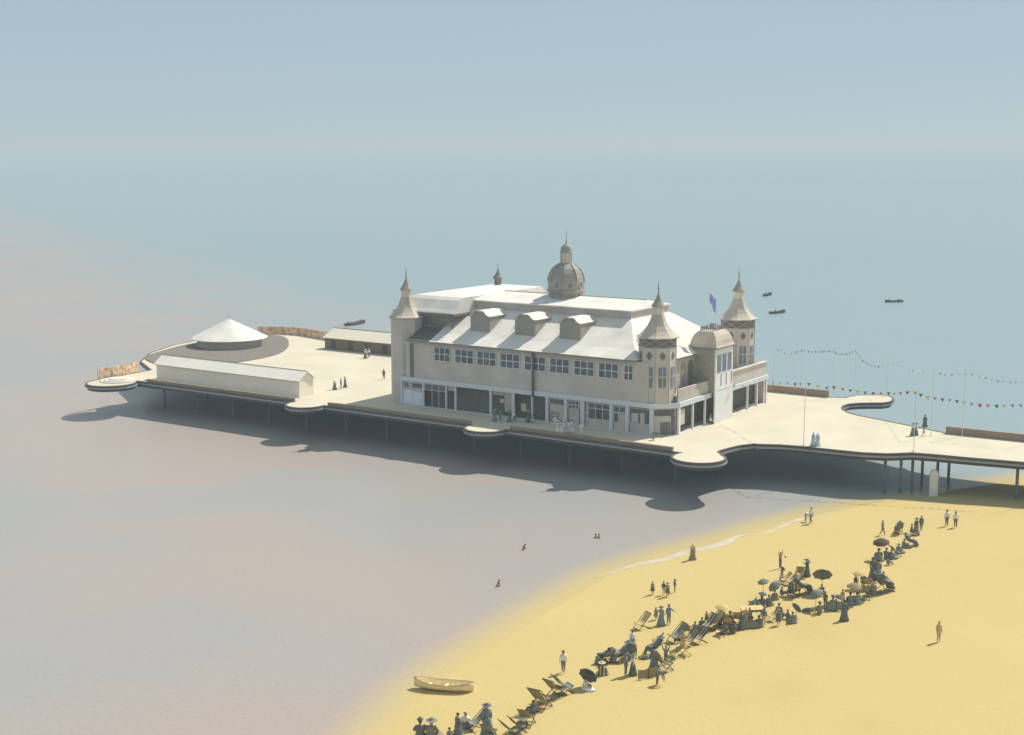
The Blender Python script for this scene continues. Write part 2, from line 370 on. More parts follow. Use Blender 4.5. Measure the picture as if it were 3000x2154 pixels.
# ------------------------------------------------------------------ long shelter, hut, bandstand
sh_ = thing('long_shelter', wld(-81.3, -3.), YAW, 'long low pale shelter with a pitched roof on the near deck edge', 'shelter')
a, c = 17.1, 1.95
MB().box(-a + .3, a - .3, -c + .25, -c + .40, .008, 2.72).box(-a + .3, a - .3, c - .4, c - .25, .008, 2.72).box(-a + .3, -a + .45, -c + .402, c - .402, .008, 2.72).box(a - .45, a - .3, -c + .402, c - .402, .008, 2.72).build('wall', M['shelterwall'], sh_)
mb = MB(); pr_ = [(-c - .15, 2.72), (0, 4.15), (c + .15, 2.72), (c + .15, 2.64), (0, 4.05), (-c - .15, 2.64)]
mb.loft([[(x, p, q) for p, q in pr_] for x in (-a, a)]); mb.build('roof', M['shelterwall'], sh_)
MB().add([(a - .35, -c + .3, 2.72), (a - .35, c - .3, 2.72), (a - .35, 0, 4.0), (a - .28, -c + .3, 2.72), (a - .28, c - .3, 2.72), (a - .28, 0, 4.0)], [(0, 1, 2), (3, 5, 4), (0, 3, 4, 1), (1, 4, 5, 2), (2, 5, 3, 0)]).build('gable', M['shelterwall'], sh_)
MB().tube([(-a, 0, 4.17), (a, 0, 4.17)], .05).build('ridge_cap', M['gutter'], sh_)
MB().tube([(-a, -c - .17, 2.66), (a, -c - .17, 2.66)], .04).build('gutter', M['gutter'], sh_)
hut = thing('deck_hut', wld(-83., 44.5), YAW, 'long brown hut with a pale pitched roof at the back of the deck', 'hut')
a, c = 17., 3.3
MB().box(-a + .2, a, -c, c, .008, 2.35).build('wall', M['hutwall'], hut)
mb = MB(); pr_ = [(-c - .35, 2.36), (0, 3.95), (c + .35, 2.36), (c + .35, 2.28), (0, 3.85), (-c - .35, 2.28)]
mb.loft([[(x, p, q) for p, q in pr_] for x in (-a - .2, a + .1)]); mb.build('roof', M['cream'], hut)
MB().tube([(-a - .2, 0, 3.98), (a, 0, 3.98)], .07).build('ridge_cap', M['gutter'], hut)
for k in range(7): MB().box(-a + 2.0 + k * 4.4, -a + 3.2 + k * 4.4, -c - .05, -c + .01, .2, 1.9).build('door', M['beam'], hut)
bs = thing('bandstand', wld(-107., 22.8), YAW, 'round bandstand with a white cone roof on a grey oval slab', 'bandstand')
gp = [(-117.9, 9.9), (-121.8, 13.7), (-124.4, 20.1), (-127.4, 28.4), (-127.9, 36.1), (-127.6, 46.), (-124.4, 51.), (-119.3, 50.3), (-113.2, 45.), (-106.6, 37.7), (-101.8, 29.9), (-100.4, 22.7), (-100.9, 15.2), (-104.2, 9.6), (-110.2, 6.6)]
gp = [(p[0] + 107., p[1] - 22.8) for p in gp]
def smooth(ps, it=2):
    for _ in range(it):
        o = []
        for i in range(len(ps)):
            a = ps[i]; b2 = ps[(i + 1) % len(ps)]
            o += [(a[0] * .75 + b2[0] * .25, a[1] * .75 + b2[1] * .25), (a[0] * .25 + b2[0] * .75, a[1] * .25 + b2[1] * .75)]
        ps = o
    return ps
MB().prism(smooth(gp), .006, .16).build('terrace', M['terrace'], bs)  # low oval slab in one dark grey tone around the bandstand
MB().lathe([(6.6, .163), (6.6, 1.85)], -12.0, 10.7, 32).build('enclosure', M['drum'], bs)
MB().lathe([(7.7, 1.72), (7.75, 1.82), (.12, 5.6)], -12.0, 10.7, 40).build('roof', M['roof'], bs)
MB().tube([(-12, 10.7, 5.5), (-12, 10.7, 6.5)], [.05, .03], 5).build('finial', M['gutter'], bs)

# ------------------------------------------------------------------ pavilion
pav = thing('pavilion', O.copy(), YAW, 'large seaside pavilion with a lead dome, pale roofs and corner towers', 'pavilion')
PB = lambda mb, n, m, p=None, s=False: mb.build(n, M[m], p or pav, s)
B = lambda *a: MB().box(*a)
# walls
fw = PB(B(-46.2, -3.3, 0, .3, 4.5, 10.25), 'front_wall', 'wall')
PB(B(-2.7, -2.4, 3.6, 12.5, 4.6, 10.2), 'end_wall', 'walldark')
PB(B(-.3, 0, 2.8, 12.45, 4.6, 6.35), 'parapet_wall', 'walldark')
PB(B(-2.397, -.303, 3.0, 12.45, 5.3, 5.45), 'terrace', 'roof')
PB(B(-.3, 0, 18.4, 33., 4.6, 6.55), 'parapet_wall', 'wall')
PB(B(-.5, .18, 18.45, 33.15, 6.553, 6.72), 'parapet_coping', 'wall')
PB(B(-46.2, -45.9, .303, 30, .01, 10.25), 'side_wall', 'wall')
PB(B(-45.897, -9.303, 29.7, 30, .01, 10.25), 'rear_wall', 'wall')
PB(B(-9.3, -9., 19.7, 32.6, .01, 10.25), 'rear_wall', 'wall')
PB(B(-8.997, -.303, 32.7, 33., .01, 6.55), 'rear_wall', 'wall')
PB(B(-8.997, -.303, 18.6, 32.697, 6.05, 6.2), 'terrace', 'roof')
PB(B(-9.0, -.303, 19.4, 19.7, 6.203, 10.25), 'side_wall', 'wall')
PB(B(-45.8, -2.6, 1.0, 1.2, .01, 4.4), 'back_of_shops', 'inside')  # dark colour of both back walls paints in the gloom of the openings
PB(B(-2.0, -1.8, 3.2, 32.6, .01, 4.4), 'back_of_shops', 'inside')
# white fascia round the ground floor
PB(B(-47.25, -2.75, -.32, .02, 3.82, 4.52), 'fascia', 'trim')
PB(MB().obox((-2.86, -.32), (.30, 2.72), .34, 3.80, 4.505, .17), 'fascia', 'trim')
PB(B(0., .34, 2.66, 33.15, 3.84, 4.54), 'fascia', 'trim')
PB(B(-47.1, -2.8, -.2, .02, .008, .12), 'plinth', 'trim')
# ground floor posts, front then end
for u, ww in [(-47.05, .3), (-42.7, .3), (-38.3, .24), (-36.5, .3), (-29.95, .36), (-25.85, .46), (-22.5, .26), (-19.9, .46), (-16.7, .5), (-13.85, .62), (-9.1, .5), (-6.5, .46), (-2.65, .5)]:
    PB(B(u - ww / 2, u + ww / 2, -.25, .0, .123, 3.818), 'post', 'trim')
for v_, ww in [(2.85, .5), (7.1, .2), (11.0, .28), (18.55, .3), (20.1, .2), (25.7, .2), (29.2, .26), (32.7, .36)]:
    PB(B(-.02, .26, v_ - ww / 2, v_ + ww / 2, .008, 3.838), 'post', 'white')
PB(B(0., .2, 2.9, 33.1, .009, .14), 'plinth', 'white')
def window(u0, u1, z0, z1, nx, nz, y=0., m='glass', fm_='trim', fr=.09, name='window', parent=None):
    w_ = PB(B(u0, u1, y - .05, y + .05, z0, z1), name, m, parent)
    mb = MB()
    for i in range(nx + 1):
        x = u0 + (u1 - u0) * i / nx; mb.box(x - fr / 2, x + fr / 2, y - .10, y - .052, z0 - .04, z1 + .04)
    for k in range(nz + 1):
        z = z0 + (z1 - z0) * k / nz
        for i in range(nx):
            a = u0 + (u1 - u0) * i / nx + fr / 2 + .001; b2 = u0 + (u1 - u0) * (i + 1) / nx - fr / 2 - .001
            mb.box(a, b2, y - .097, y - .053, z - fr / 2, z + fr / 2)
    if parent is None: PB(mb, 'frame', fm_, w_)
    else: PB(mb, name + '_frame', fm_, parent)
    return w_
for a, b2 in [(-40.55, -37.55), (-36.6, -33.2), (-32.45, -29.05), (-28.25, -24.8), (-23.9, -20.25), (-19.45, -16.2), (-15.35, -12.05), (-11.25, -8.05), (-7.1, -5.7)]:
    window(a, b2, 7.5, 9.62, 3 if b2 - a > 2 else 2, 2, -.02, 'glass', 'trim', .12)
# shop fronts
def infill(u0, u1, z0, z1, m='wall', y=.12): PB(B(u0, u1, y, y + .14, z0, z1), 'shop_panel', m)
infill(-46.9, -42.85, .01, 3.8); window(-46.6, -45.75, 2.75, 3.55, 1, 1, .08); window(-45.1, -42.95, 2.8, 3.6, 1, 1, .08)
PB(B(-46.85, -45.0, .04, .118, .2, 2.45), 'poster_panel', 'poster'); PB(B(-44.95, -42.95, .04, .118, .2, 2.2), 'poster_panel', 'poster')
window(-42.5, -38.5, 2.75, 3.65, 3, 1, .1); 
for u in (-41.2, -39.9): PB(B(u - .05, u + .05, .06, .16, .01, 2.7), 'mullion', 'wall')
infill(-38.15, -36.7, 3.0, 3.8)
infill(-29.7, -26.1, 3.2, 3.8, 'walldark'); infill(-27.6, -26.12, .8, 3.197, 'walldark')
PB(B(-29.0, -28.2, .9, .98, 1.9, 2.5), 'notice_board', 'cream'); PB(B(-25.2, -24.3, .9, .98, 1.0, 2.2), 'notice_board', 'cream')
infill(-19.6, -16.95, .01, 3.8); window(-19.55, -17.05, 2.8, 3.65, 1, 1, .08); PB(B(-19.5, -18.0, .04, .118, .2, 1.7), 'shop_shutter', 'lead')
infill(-16.4, -14.2, .01, 3.8); window(-16.35, -14.6, 2.5, 3.6, 3, 2, .08); PB(B(-14.55, -14.22, .03, .118, .1, 2.4), 'door', 'frieze')
infill(-13.5, -9.35, .01, 1.3); infill(-13.5, -13.05, 1.303, 3.8); window(-13.0, -9.4, 1.35, 3.65, 3, 1, .1); window(-13.0, -9.4, 2.9, 3.62, 3, 1, .02)
infill(-8.85, -6.75, .01, 3.8); window(-8.75, -6.85, 2.75, 3.55, 2, 1, .08); window(-8.75, -8.0, 1.3, 2.6, 1, 1, .08)
infill(-6.25, -2.95, .01, 1.4); window(-6.2, -3.0, 1.45, 3.6, 1, 1, .1); PB(B(-5.9, -4.8, .02, .045, 1.6, 2.9), 'notice_board', 'wall'); PB(B(-4.5, -3.8, .02, .045, 1.5, 3.0), 'notice_board', 'wall')
# canted corner shop front
ca = Vector((-2.5, .05)); cb = Vector((.02, 2.55)); cd = (cb - ca).normalized()
def cant(t0, t1, z0, z1, off, n, m, th=.1):
    a = ca + cd * t0; b2 = ca + cd * t1; PB(MB().obox(a, b2, th, z0, z1, off), n, m)
cant(.1, 3.45, .01, 3.8, .3, 'shop_panel', 'wall'); cant(.3, 3.2, 2.7, 3.55, .2, 'window', 'glass'); cant(1.2, 2.6, .1, 1.75, .2, 'door', 'frieze'); cant(2.75, 3.3, .1, 2.6, .2, 'window', 'glass')
PB(B(-.1, .08, 3.4, 4.7, 1.2, 3.4), 'notice_board', 'wall')
# arched window and blind panels on the end wall
def archw(v0, v1, z0, z1, m, name, x=.01):
    c = (v0 + v1) / 2; r = (v1 - v0) / 2; n = 10
    ps = [(v0, z0), (v1, z0)] + [(c + r * math.cos(math.pi * i / n), z1 - r + r * math.sin(math.pi * i / n)) for i in range(n + 1)]
    mb = MB(); k = len(ps)
    mb.add([(x, p, q) for p, q in ps] + [(x + .07, p, q) for p, q in ps], [tuple(range(k - 1, -1, -1)), tuple(range(k, 2 * k))] + [(i, (i + 1) % k, k + (i + 1) % k, k + i) for i in range(k)])
    return PB(mb, name, m)
archw(8.2, 9.6, 5.6, 9.3, 'lead', 'window', -2.39); archw(10.3, 12.0, 5.5, 9.4, 'frieze', 'window', -2.39); 
# gutter and cornice
PB(B(-45.6, -5.3, -.72, -.003, 10.253, 10.46), 'gutter', 'gutter')
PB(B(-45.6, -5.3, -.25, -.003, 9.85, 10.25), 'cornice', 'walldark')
PB(B(-2.397, -1.9, 4.6, 12.4, 10.0, 10.22), 'gutter', 'gutter')
PB(B(-45.35, -44.7, -.12, -.003, 4.53, 9.84), 'pilaster', 'frieze')
PB(MB().tube([(-22.2, -.42, 10.3), (-22.2, -.42, 3.6)], .2, 8), 'drainpipe', 'pipe')
# main roof : concave skirts up to a low curb, then the upper roof
P = [(-.68, 10.46), (.6, 10.98), (2., 11.55), (4., 12.62), (6., 13.75), (7.6, 14.68), (8.4, 15.02)]
VM = 28.6
mb = MB(); rings = []
for i, (v_, z) in enumerate(P):
    t = (v_ + .68) / 9.08; ur = -4.9 + (-10.8 + 4.9) * t; ul = -41.2
    rings.append([(ul, v_, z), (ur, v_, z), (ur, VM - v_, z), (ul, VM - v_, z)])
mb.loft(rings, cap=False); rf = PB(mb, 'roof', 'roof')
PB(B(-41.2, -10.8, 8.42, VM - 8.42, 14.9, 16.1), 'roof_curb', 'walldark', rf)
mb = MB(); e = [(-41.4, 8.05), (-10.6, 8.05), (-10.6, VM - 8.05), (-41.4, VM - 8.05)]
mb.add([(x, y, 16.103) for x, y in e] + [(x, y, 16.28) for x, y in e] + [(-37.2, VM / 2, 17.3), (-11.4, VM / 2, 17.3)],
       [(3, 2, 1, 0), (0, 1, 5, 4), (1, 2, 6, 5), (2, 3, 7, 6), (3, 0, 4, 7), (4, 5, 9, 8), (6, 7, 8, 9), (5, 6, 9), (7, 4, 8)])
PB(mb, 'upper_roof', 'roof', rf)
PB(MB().tube([(-37.2, VM / 2, 17.33), (-11.4, VM / 2, 17.33)], .1), 'ridge_cap', 'towerroof', rf)
# dormers
def dormer(u0):
    w_ = 3.62; prof = [(0, 2.35), (.35, 2.42), (.75, 2.7), (1.05, 3.05), (1.25, 3.12), (w_ - 1.25, 3.12), (w_ - 1.05, 3.05), (w_ - .75, 2.7), (w_ - .35, 2.42), (w_, 2.35)]
    z0 = 12.05; y0 = 3.0; n = len(prof)
    face = [(u0, y0, z0 - .4), (u0 + w_, y0, z0 - .4)] + [(u0 + x, y0, z0 + z) for x, z in prof[::-1]]
    back = [(p[0], 8.4, max(p[2], z0)) for p in face]; k = len(face)
    d = PB(MB().add(face + back, [tuple(range(k)), tuple(range(2 * k - 1, k - 1, -1))] + [(i, k + i, k + (i + 1) % k, (i + 1) % k) for i in range(k)]), 'dormer', 'lead', rf)
    o = [(x * 1.08 - .15, z + .03) for x, z in prof]; r1 = [(u0 + x, 2.7, z0 + z) for x, z in o]; r2 = [(u0 + x, 8.38, z0 + z) for x, z in o]
    r3 = [(x, y, z + .1) for x, y, z in r2]; r4 = [(x, y, z + .1) for x, y, z in r1]
    m = MB().loft([r1, r2, r3, r4, r1], cap=False, closed=False)
    PB(m, 'dormer_roof', 'roof', rf)
    m = MB()
    for i in range(n - 1): m.tube([r4[i], r4[i + 1]], .05, 4)
    PB(m, 'dormer_bargeboard', 'gutter', rf)
for u in (-35.9, -27.65, -19.75): dormer(u)
# left wing : steep curved mansard on posts
lw = PB(B(-50.2, -40.9, 4.8, 30, 10.263, 14.4), 'wing_wall', 'wall')
ins = [(0, 14.45), (.0, 14.6), (.6, 15.1), (1.3, 15.8), (1.9, 16.4), (2.6, 16.85)]; UR = -38.9
mb = MB(); mb.loft([[(-51. + i, 2.7 + i, z), (UR, 2.7 + i, z), (UR, 30.5 - i, z), (-51. + i, 30.5 - i, z)] for i, z in ins], cap=False)
a, z = ins[-1]
mb.add([(-51. + a, 2.7 + a, z), (UR, 2.7 + a, z), (UR, 30.5 - a, z), (-51. + a, 30.5 - a, z), (-44.0, 8.5, 17.4), (-44.0, 21.8, 17.4)], [(0, 1, 4), (1, 2, 5, 4), (2, 3, 5), (3, 0, 4, 5)])
PB(mb, 'wing_roof', 'roof')
PB(B(-50.9, -38.8, 2.75, 3.0, 14.05, 14.447), 'wing_eave', 'frieze'); PB(B(-39.1, -38.85, 3.003, 8., 14.05, 14.447), 'wing_eave', 'frieze')
for u in (-44.9, -42.0, -39.4): PB(MB().tube([(u, 3.1, 10.9), (u, 3.1, 14.05)], .13, 6), 'wing_post', 'frieze')
PB(MB().tube([(-42., 3.1, 13.0), (-41., 3.1, 14.05)], .09, 5), 'wing_brace', 'frieze'); PB(MB().tube([(-39.4, 3.1, 13.0), (-40.4, 3.1, 14.05)], .09, 5), 'wing_brace', 'frieze')
PB(MB().add([(-45.4, -.7, 10.47), (-41.25, -.7, 10.47), (-41.25, 4.0, 12.35), (-45.4, 4.0, 12.35), (-45.4, -.7, 10.35), (-41.25, -.7, 10.35), (-41.25, 4.0, 10.35), (-45.4, 4.0, 10.35)],
    [(0, 1, 2, 3), (4, 7, 6, 5), (0, 4, 5, 1), (1, 5, 6, 2), (2, 6, 7, 3), (3, 7, 4, 0)]), 'lean_to_roof', 'slate')
PB(B(-45.4, -41.3, 3.2, 3.4, 12.1, 12.5), 'lean_to_beam', 'frieze')
# ridge turret on the left wing
def lathe8(prof, cu, cv): return MB().lathe(prof, cu, cv, 8, R(22.5))
tu = PB(lathe8([(.75, 17.0), (.62, 17.3), (.62, 18.35), (.92, 18.45), (.92, 18.55), (.5, 19.0), (.22, 19.6), (.08, 20.)], -44.0, 22.2), 'ridge_turret', 'gutter')
PB(MB().tube([(-44.0, 22.2, 19.9), (-44.0, 22.2, 21.2)], [.07, .02], 5), 'finial', 'frieze', tu)
# right wing roof
mb = MB(); Q = [(-1.85, 10.22, 0), (-2.5, 10.7, .55), (-3.3, 11.4, 1.4), (-5.7, 14.2, 4.2)]
mb.loft([[(-9.6, 3.2, z), (u, 3.2, z), (u, 19.9 - i * 1.02, z), (-9.6, 19.9 - i * 1.02, z)] for u, z, i in Q[:3]], cap=False)
u, z, i = Q[2]
mb.add([(-9.6, 3.2, z), (u, 3.2, z), (u, 18.47, z), (-9.6, 18.47, z), (-6.2, 6.4, 14.2), (-6.2, 16.2, 14.2)], [(0, 1, 4), (1, 2, 5, 4), (2, 3, 5), (3, 0, 4, 5)])
PB(mb, 'wing_roof', 'roof')
# towers
def tower(cu, cv, zb, plain=False, cap='lead'):
    r = 2.6; t = PB(lathe8([(r, zb), (r, 13.55)], cu, cv), 'corner_tower', 'wall')
    PB(lathe8([(r + .05, 12.3), (r + .05, 13.5)], cu, cv), 'lattice_frieze', 'wall' if plain else 'frieze', t)
    PB(lathe8([(3.0, 13.55), (3.08, 13.68), (2.55, 14.0), (2.0, 14.5), (1.5, 15.15), (1.12, 15.9), (.92, 16.6), (.88, 16.75)], cu, cv), 'tower_roof', 'towerroof', t)
    PB(lathe8([(.80, 16.7), (.80, 17.85)], cu, cv), 'lantern', 'cream', t)
    PB(lathe8([(1.02, 17.85), (1.02, 17.95), (.62, 18.5), (.28, 19.2), (.07, 19.85)], cu, cv), 'tower_cap', cap, t)
    PB(MB().tube([(cu, cv, 19.7), (cu, cv, 20.3), (cu, cv, 20.4), (cu, cv, 20.5), (cu, cv, 21.5)], [.09, .07, .16, .06, .02], 6), 'finial', 'frieze', t)
    ap = r * math.cos(R(22.5))
    if plain: return t
    for k in range(8):
        an = R(45 * k - 90); n = Vector((math.cos(an), math.sin(an))); s = Vector((-n.y, n.x))
        if k in (3, 4, 5) : continue
        c = Vector((cu, cv)) + n * (ap + .03)
        def plate(ps, th, nm, m):
            q = [(c.x + s.x * x, c.y + s.y * x, z) for x, z in ps]; q2 = [(x + n.x * th, y + n.y * th, z) for x, y, z in q]; kk = len(q)
            PB(MB().add(q + q2, [tuple(range(kk)), tuple(range(2 * kk - 1, kk - 1, -1))] + [(i, (i + 1) % kk, kk + (i + 1) % kk, kk + i) for i in range(kk)]), nm, m, t)
        plate([(-.52, 6.75), (.52, 6.75), (.52, 9.55), (-.52, 9.55)], .05, 'window', 'glassblue')
        c = c + n * .052
        plate([(-.06, 6.7), (.06, 6.7), (.06, 9.6), (-.06, 9.6)], .03, 'window_bar', 'wall'); plate([(-.6, 8.2), (-.061, 8.2), (-.061, 8.32), (-.6, 8.32)], .03, 'window_bar', 'wall'); plate([(.061, 8.2), (.6, 8.2), (.6, 8.32), (.061, 8.32)], .03, 'window_bar', 'wall')
        c = c - n * .052
        plate([(0, 10.55), (.48, 11.15), (0, 11.75), (-.48, 11.15)], .05, 'diamond_window', 'frieze')
    mb = MB()
    for k in range(8):      # corner shafts and frieze braces
        an = R(45 * k - 67.5); x = cu + r * 1.0 * math.cos(an); y = cv + r * math.sin(an); mb.tube([(x, y, zb), (x, y, 12.3)], .09, 5)
        an2 = R(45 * k - 22.5); x2 = cu + (r + .1) * math.cos(an2); y2 = cv + (r + .1) * math.sin(an2); x = cu + (r + .1) * math.cos(an); y = cv + (r + .1) * math.sin(an)
        mb.tube([(x, y, 12.35), (x2, y2, 13.45)], .05, 4); mb.tube([(x, y, 13.45), (x2, y2, 12.35)], .05, 4)
    PB(mb, 'corner_shafts', 'walldark', t)
    return t
tower(-3.25, 2.55, 4.55); tower(-3.35, 29.2, 6.21)
tower(-47.9, 2.4, .01, True)
# dome
DU, DV = -25.7, VM / 2
dm = PB(lathe8([(2.75, 15.9), (2.6, 17.45), (2.95, 17.85), (3.05, 18.0), (3.05, 18.12), (2.86, 18.2), (2.9, 19.45), (2.8, 20.05), (2.55, 20.75), (2.1, 21.45), (1.5, 21.95), (1.0, 22.2), (.92, 22.25)], DU, DV), 'dome', 'lead')
PB(lathe8([(.78, 22.2), (.78, 24.0)], DU, DV), 'lantern', 'cream', dm)
PB(lathe8([(.98, 23.85), (1.0, 24.02), (.9, 24.1), (.88, 24.45), (.7, 24.85), (.35, 25.15), (.12, 25.3)], DU, DV), 'lantern_dome', 'lead', dm)
mb = MB()
for k in range(8):
    an = R(45 * k + 22.5); mb.tube([(DU + .86 * math.cos(an), DV + .86 * math.sin(an), 22.2), (DU + .86 * math.cos(an), DV + .86 * math.sin(an), 23.9)], .07, 5)
PB(mb, 'lantern_columns', 'walldark', dm)
PB(MB().tube([(DU, DV, 25.2), (DU, DV, 25.7), (DU, DV, 26.2), (DU, DV, 27.4)], [.14, .06, .04, .015], 6), 'spire', 'frieze', dm)
for k in range(8):
    an = R(45 * k - 90); n = Vector((math.cos(an), math.sin(an), 0)); s = Vector((-n.y, n.x, 0)); c = Vector((DU, DV, 18.95)) + n * (2.88 * math.cos(R(22.5)) - .02)
    ps = [c + s * .42 * math.cos(q * .524) + Vector((0, 0, .5 * math.sin(q * .524))) for q in range(12)]; p2 = [p + n * .08 for p in ps]
    PB(MB().loft([ps, p2]), 'oculus_window', 'glassblue', dm)
    ring = [c + n * .1 + s * .5 * math.cos(q * .524) + Vector((0, 0, .58 * math.sin(q * .524))) for q in range(13)]
    PB(MB().tube(ring, .05, 5), 'oculus_frame', 'cream', dm)
mb = MB()
for k in range(8):
    an = R(45 * k + 22.5); mb.tube([(DU + rr * math.cos(an), DV + rr * math.sin(an), zz) for rr, zz in [(2.94, 19.45), (2.84, 20.05), (2.59, 20.75), (2.14, 21.45), (1.54, 21.95), (.98, 22.22)]], .06, 5)
PB(mb, 'dome_ribs', 'gutter', dm)
# entrance bay on the end front
u0, u1, v0, v1 = -3.2, 1.0, 12.5, 18.3
ebay = PB(B(u0, u1 - .2, v0, v1, 4.55, 10.95), 'entrance_bay', 'lead')  # side walls coloured dark to paint in their shade; front stays white
PB(B(u1 - .197, u1, v0, v1, .01, 10.95), 'bay_front', 'white', ebay)
PB(B(u0 - .25, u1 + .3, v0 - .3, v1 + .3, 10.953, 11.15), 'bay_cornice', 'gutter', ebay)
mb = MB(); prf = [(-.2, 11.15), (0., 11.5), (.12, 12.1), (.4, 12.8), (.8, 13.3), (1.1, 13.45)]
mb.loft([[(u0 + i, v0 + i, z), (u1 - i, v0 + i, z), (u1 - i, v1 - i, z), (u0 + i, v1 - i, z)] for i, z in prf]); PB(mb, 'bay_roof', 'towerroof', ebay)
mb = MB(); q = 1.1; cs = [(u0 + q, v0 + q), (u1 - q, v0 + q), (u1 - q, v1 - q), (u0 + q, v1 - q)]
for i in range(4):
    a = Vector(cs[i]); b2 = Vector(cs[(i + 1) % 4]); n = int((b2 - a).length / .3)
    mb.tube([(a.x, a.y, 13.85), (b2.x, b2.y, 13.85)], .06, 4)
    for k in range(n):
        p = a.lerp(b2, k / n); mb.tube([(p.x, p.y, 13.4), (p.x, p.y, 13.85 + .2 * (k % 2))], .05, 4)
PB(mb, 'cresting', 'frieze', ebay)
PB(B(-1.9, -1.1, 16.0, 16.6, 13.4, 14.3), 'chimney', 'lead', ebay)
for k in range(3):
    a = 13.0 + k * 1.75; PB(B(u1 + .003, u1 + .06, a, a + 1.25, 7.5, 10.0), 'window', 'glassblue', ebay)
    PB(B(u1 + .003, u1 + .05, a + 1.3, a + 1.42, 5.4, 7.2), 'flag_bracket', 'pipe', ebay)
PB(B(u1 + .003, u1 + .05, 13.4, 17.6, 4.9, 5.02), 'sign_rail', 'trim', ebay)
fp = PB(MB().tube([(-1.55, 15.2, 13.4), (-1.55, 15.2, 20.3)], [.09, .05], 6), 'flagpole', 'white')
ft = MB(); rings = []
for i in range(9):
    t = i / 8; x = .06 + .95 * t; z1 = 18.75 - .55 * t - .25 * t * t; z0 = 17.0 - 1.25 * t * .9 + .45 * math.sin(t * 5) * .2
    z0 = min(z0 + .5 * (1 - t), z1 - .55); wv = .14 * math.sin(t * 7)
    rings.append([(-1.55 + x, 15.2 + wv, z0), (-1.55 + x, 15.2 + wv + .03, z0), (-1.55 + x, 15.2 + wv + .03, z1), (-1.55 + x, 15.2 + wv, z1)])
ft.loft(rings); PB(ft, 'flag', 'flagblue', fp)
# ------------------------------------------------------------------ poles and bunting
def zat(k, x, y, base):
    d = ray(k, x, y); t = base.y / d.y; return HC + d.z * t
def plane_hit(k, x, y, a, b2):
    d = ray(k, x, y); n = Vector((b2.y - a.y, a.x - b2.x, 0)); t = (Vector((a.x, a.y, 0)).dot(n)) / (d.dot(n))
    return Vector((d.x * t, d.y * t, HC + d.z * t))
PO = [('Z6', 308, 915, 592), ('Z6', 515, 943, 603), ('Z6', 772, 973, 611), ('Z6', 940, 966, 605), ('Z6', 1190, 962, 710), ('Z6', 1540, 1273, 786), ('Z6', 1784, 1276, 780), ('Z6', 2330, 1330, 850)]
PD = ['slim white bunting pole just right of the rear tower', 'slim white bunting pole behind the brown far parapet, second from the tower', 'slim white bunting pole where the brown far parapet ends, third from the tower',
      'slim white bunting pole at the inner side of the far round platform', 'slim white bunting pole on the tip of the far round platform', 'tall white bunting pole beside the two women strolling on the pier', 'tall white bunting pole at the left end of the right-hand brown parapet', 'white bunting pole beyond the right border of the view']
fb = []
def pole(p, h, label, r=.065):
    c = thing('bunting_pole', p, 0, label, 'pole', 'white poles carrying the bunting')
    MB().tube([(0, 0, 0), (0, 0, h)], [r, r * .7], 7).build('shaft', M['pole'], c)
    MB().lathe([(.06, h), (.09, h + .05), (.05, h + .12), (.01, h + .16)], 0, 0, 8).build('ball', M['pole'], c)
    MB().lathe([(.16, .004), (.16, .1), (.08, .14)], 0, 0, 8).build('foot', M['pole'], c)
for (k, x, yb, yt), lb in zip(PO, PD):
    p = at(k, x, yb, DK); h = zat(k, x, yt, p) - DK; fb.append((p, h)); pole(p, h, lb, .045)
CN = {'r': 'red', 'o': 'orange', 'g': 'green', 'y': 'yellow', 'b': 'blue'}
def bunting(name_label, segs, size, ends):
    root = thing('bunting', segs[0][0], 0, name_label, 'bunting'); o0 = segs[0][0]
    allp = []
    for a, b2, flags in segs:
        for (k, x, y, c) in flags:
            p = plane_hit(k, x, y, a, b2); d = Vector((b2.x - a.x, b2.y - a.y, 0)).normalized()
            allp.append((p, d, c))
    cord = []
    rs = random.Random(len(allp))
    for p, d, c in allp: cord.append(p - o0)
    pts = [ends[0] - o0] + cord + [ends[1] - o0]
    pts = [q + Vector((0, 0, size * .42)) if 0 < i < len(pts) - 1 else q for i, q in enumerate(pts)]
    MB().tube(pts, .018, 4).build('cord', M['pole'], root)
    for p, d, c in allp:
        q = p - o0 + Vector((0, 0, size * .42)); s = size * (.85 + .3 * rs.random()); tw = (rs.random() - .5) * .7
        dd = Matrix.Rotation(tw, 3, 'Z') @ d; nn = Vector((-dd.y, dd.x, 0)) * .02; sl = (rs.random() - .5) * .5 * s
        A = q - dd * s * .55; B2 = q + dd * s * .55; Cc = q + dd * sl + Vector((0, 0, -s * .9)) + nn * (rs.random() - .5) * 8
        MB().add([A - nn, B2 - nn, Cc - nn, A + nn, B2 + nn, Cc + nn], [(0, 1, 2), (5, 4, 3), (0, 3, 4, 1), (1, 4, 5, 2), (2, 5, 3, 0)]).build('pennant', M['pen_' + CN[c]], root)
def pf(s, k='Z6'): return [(k, float(a), float(b2), c) for a, b2, c in (q.split(',') for q in s.split())]
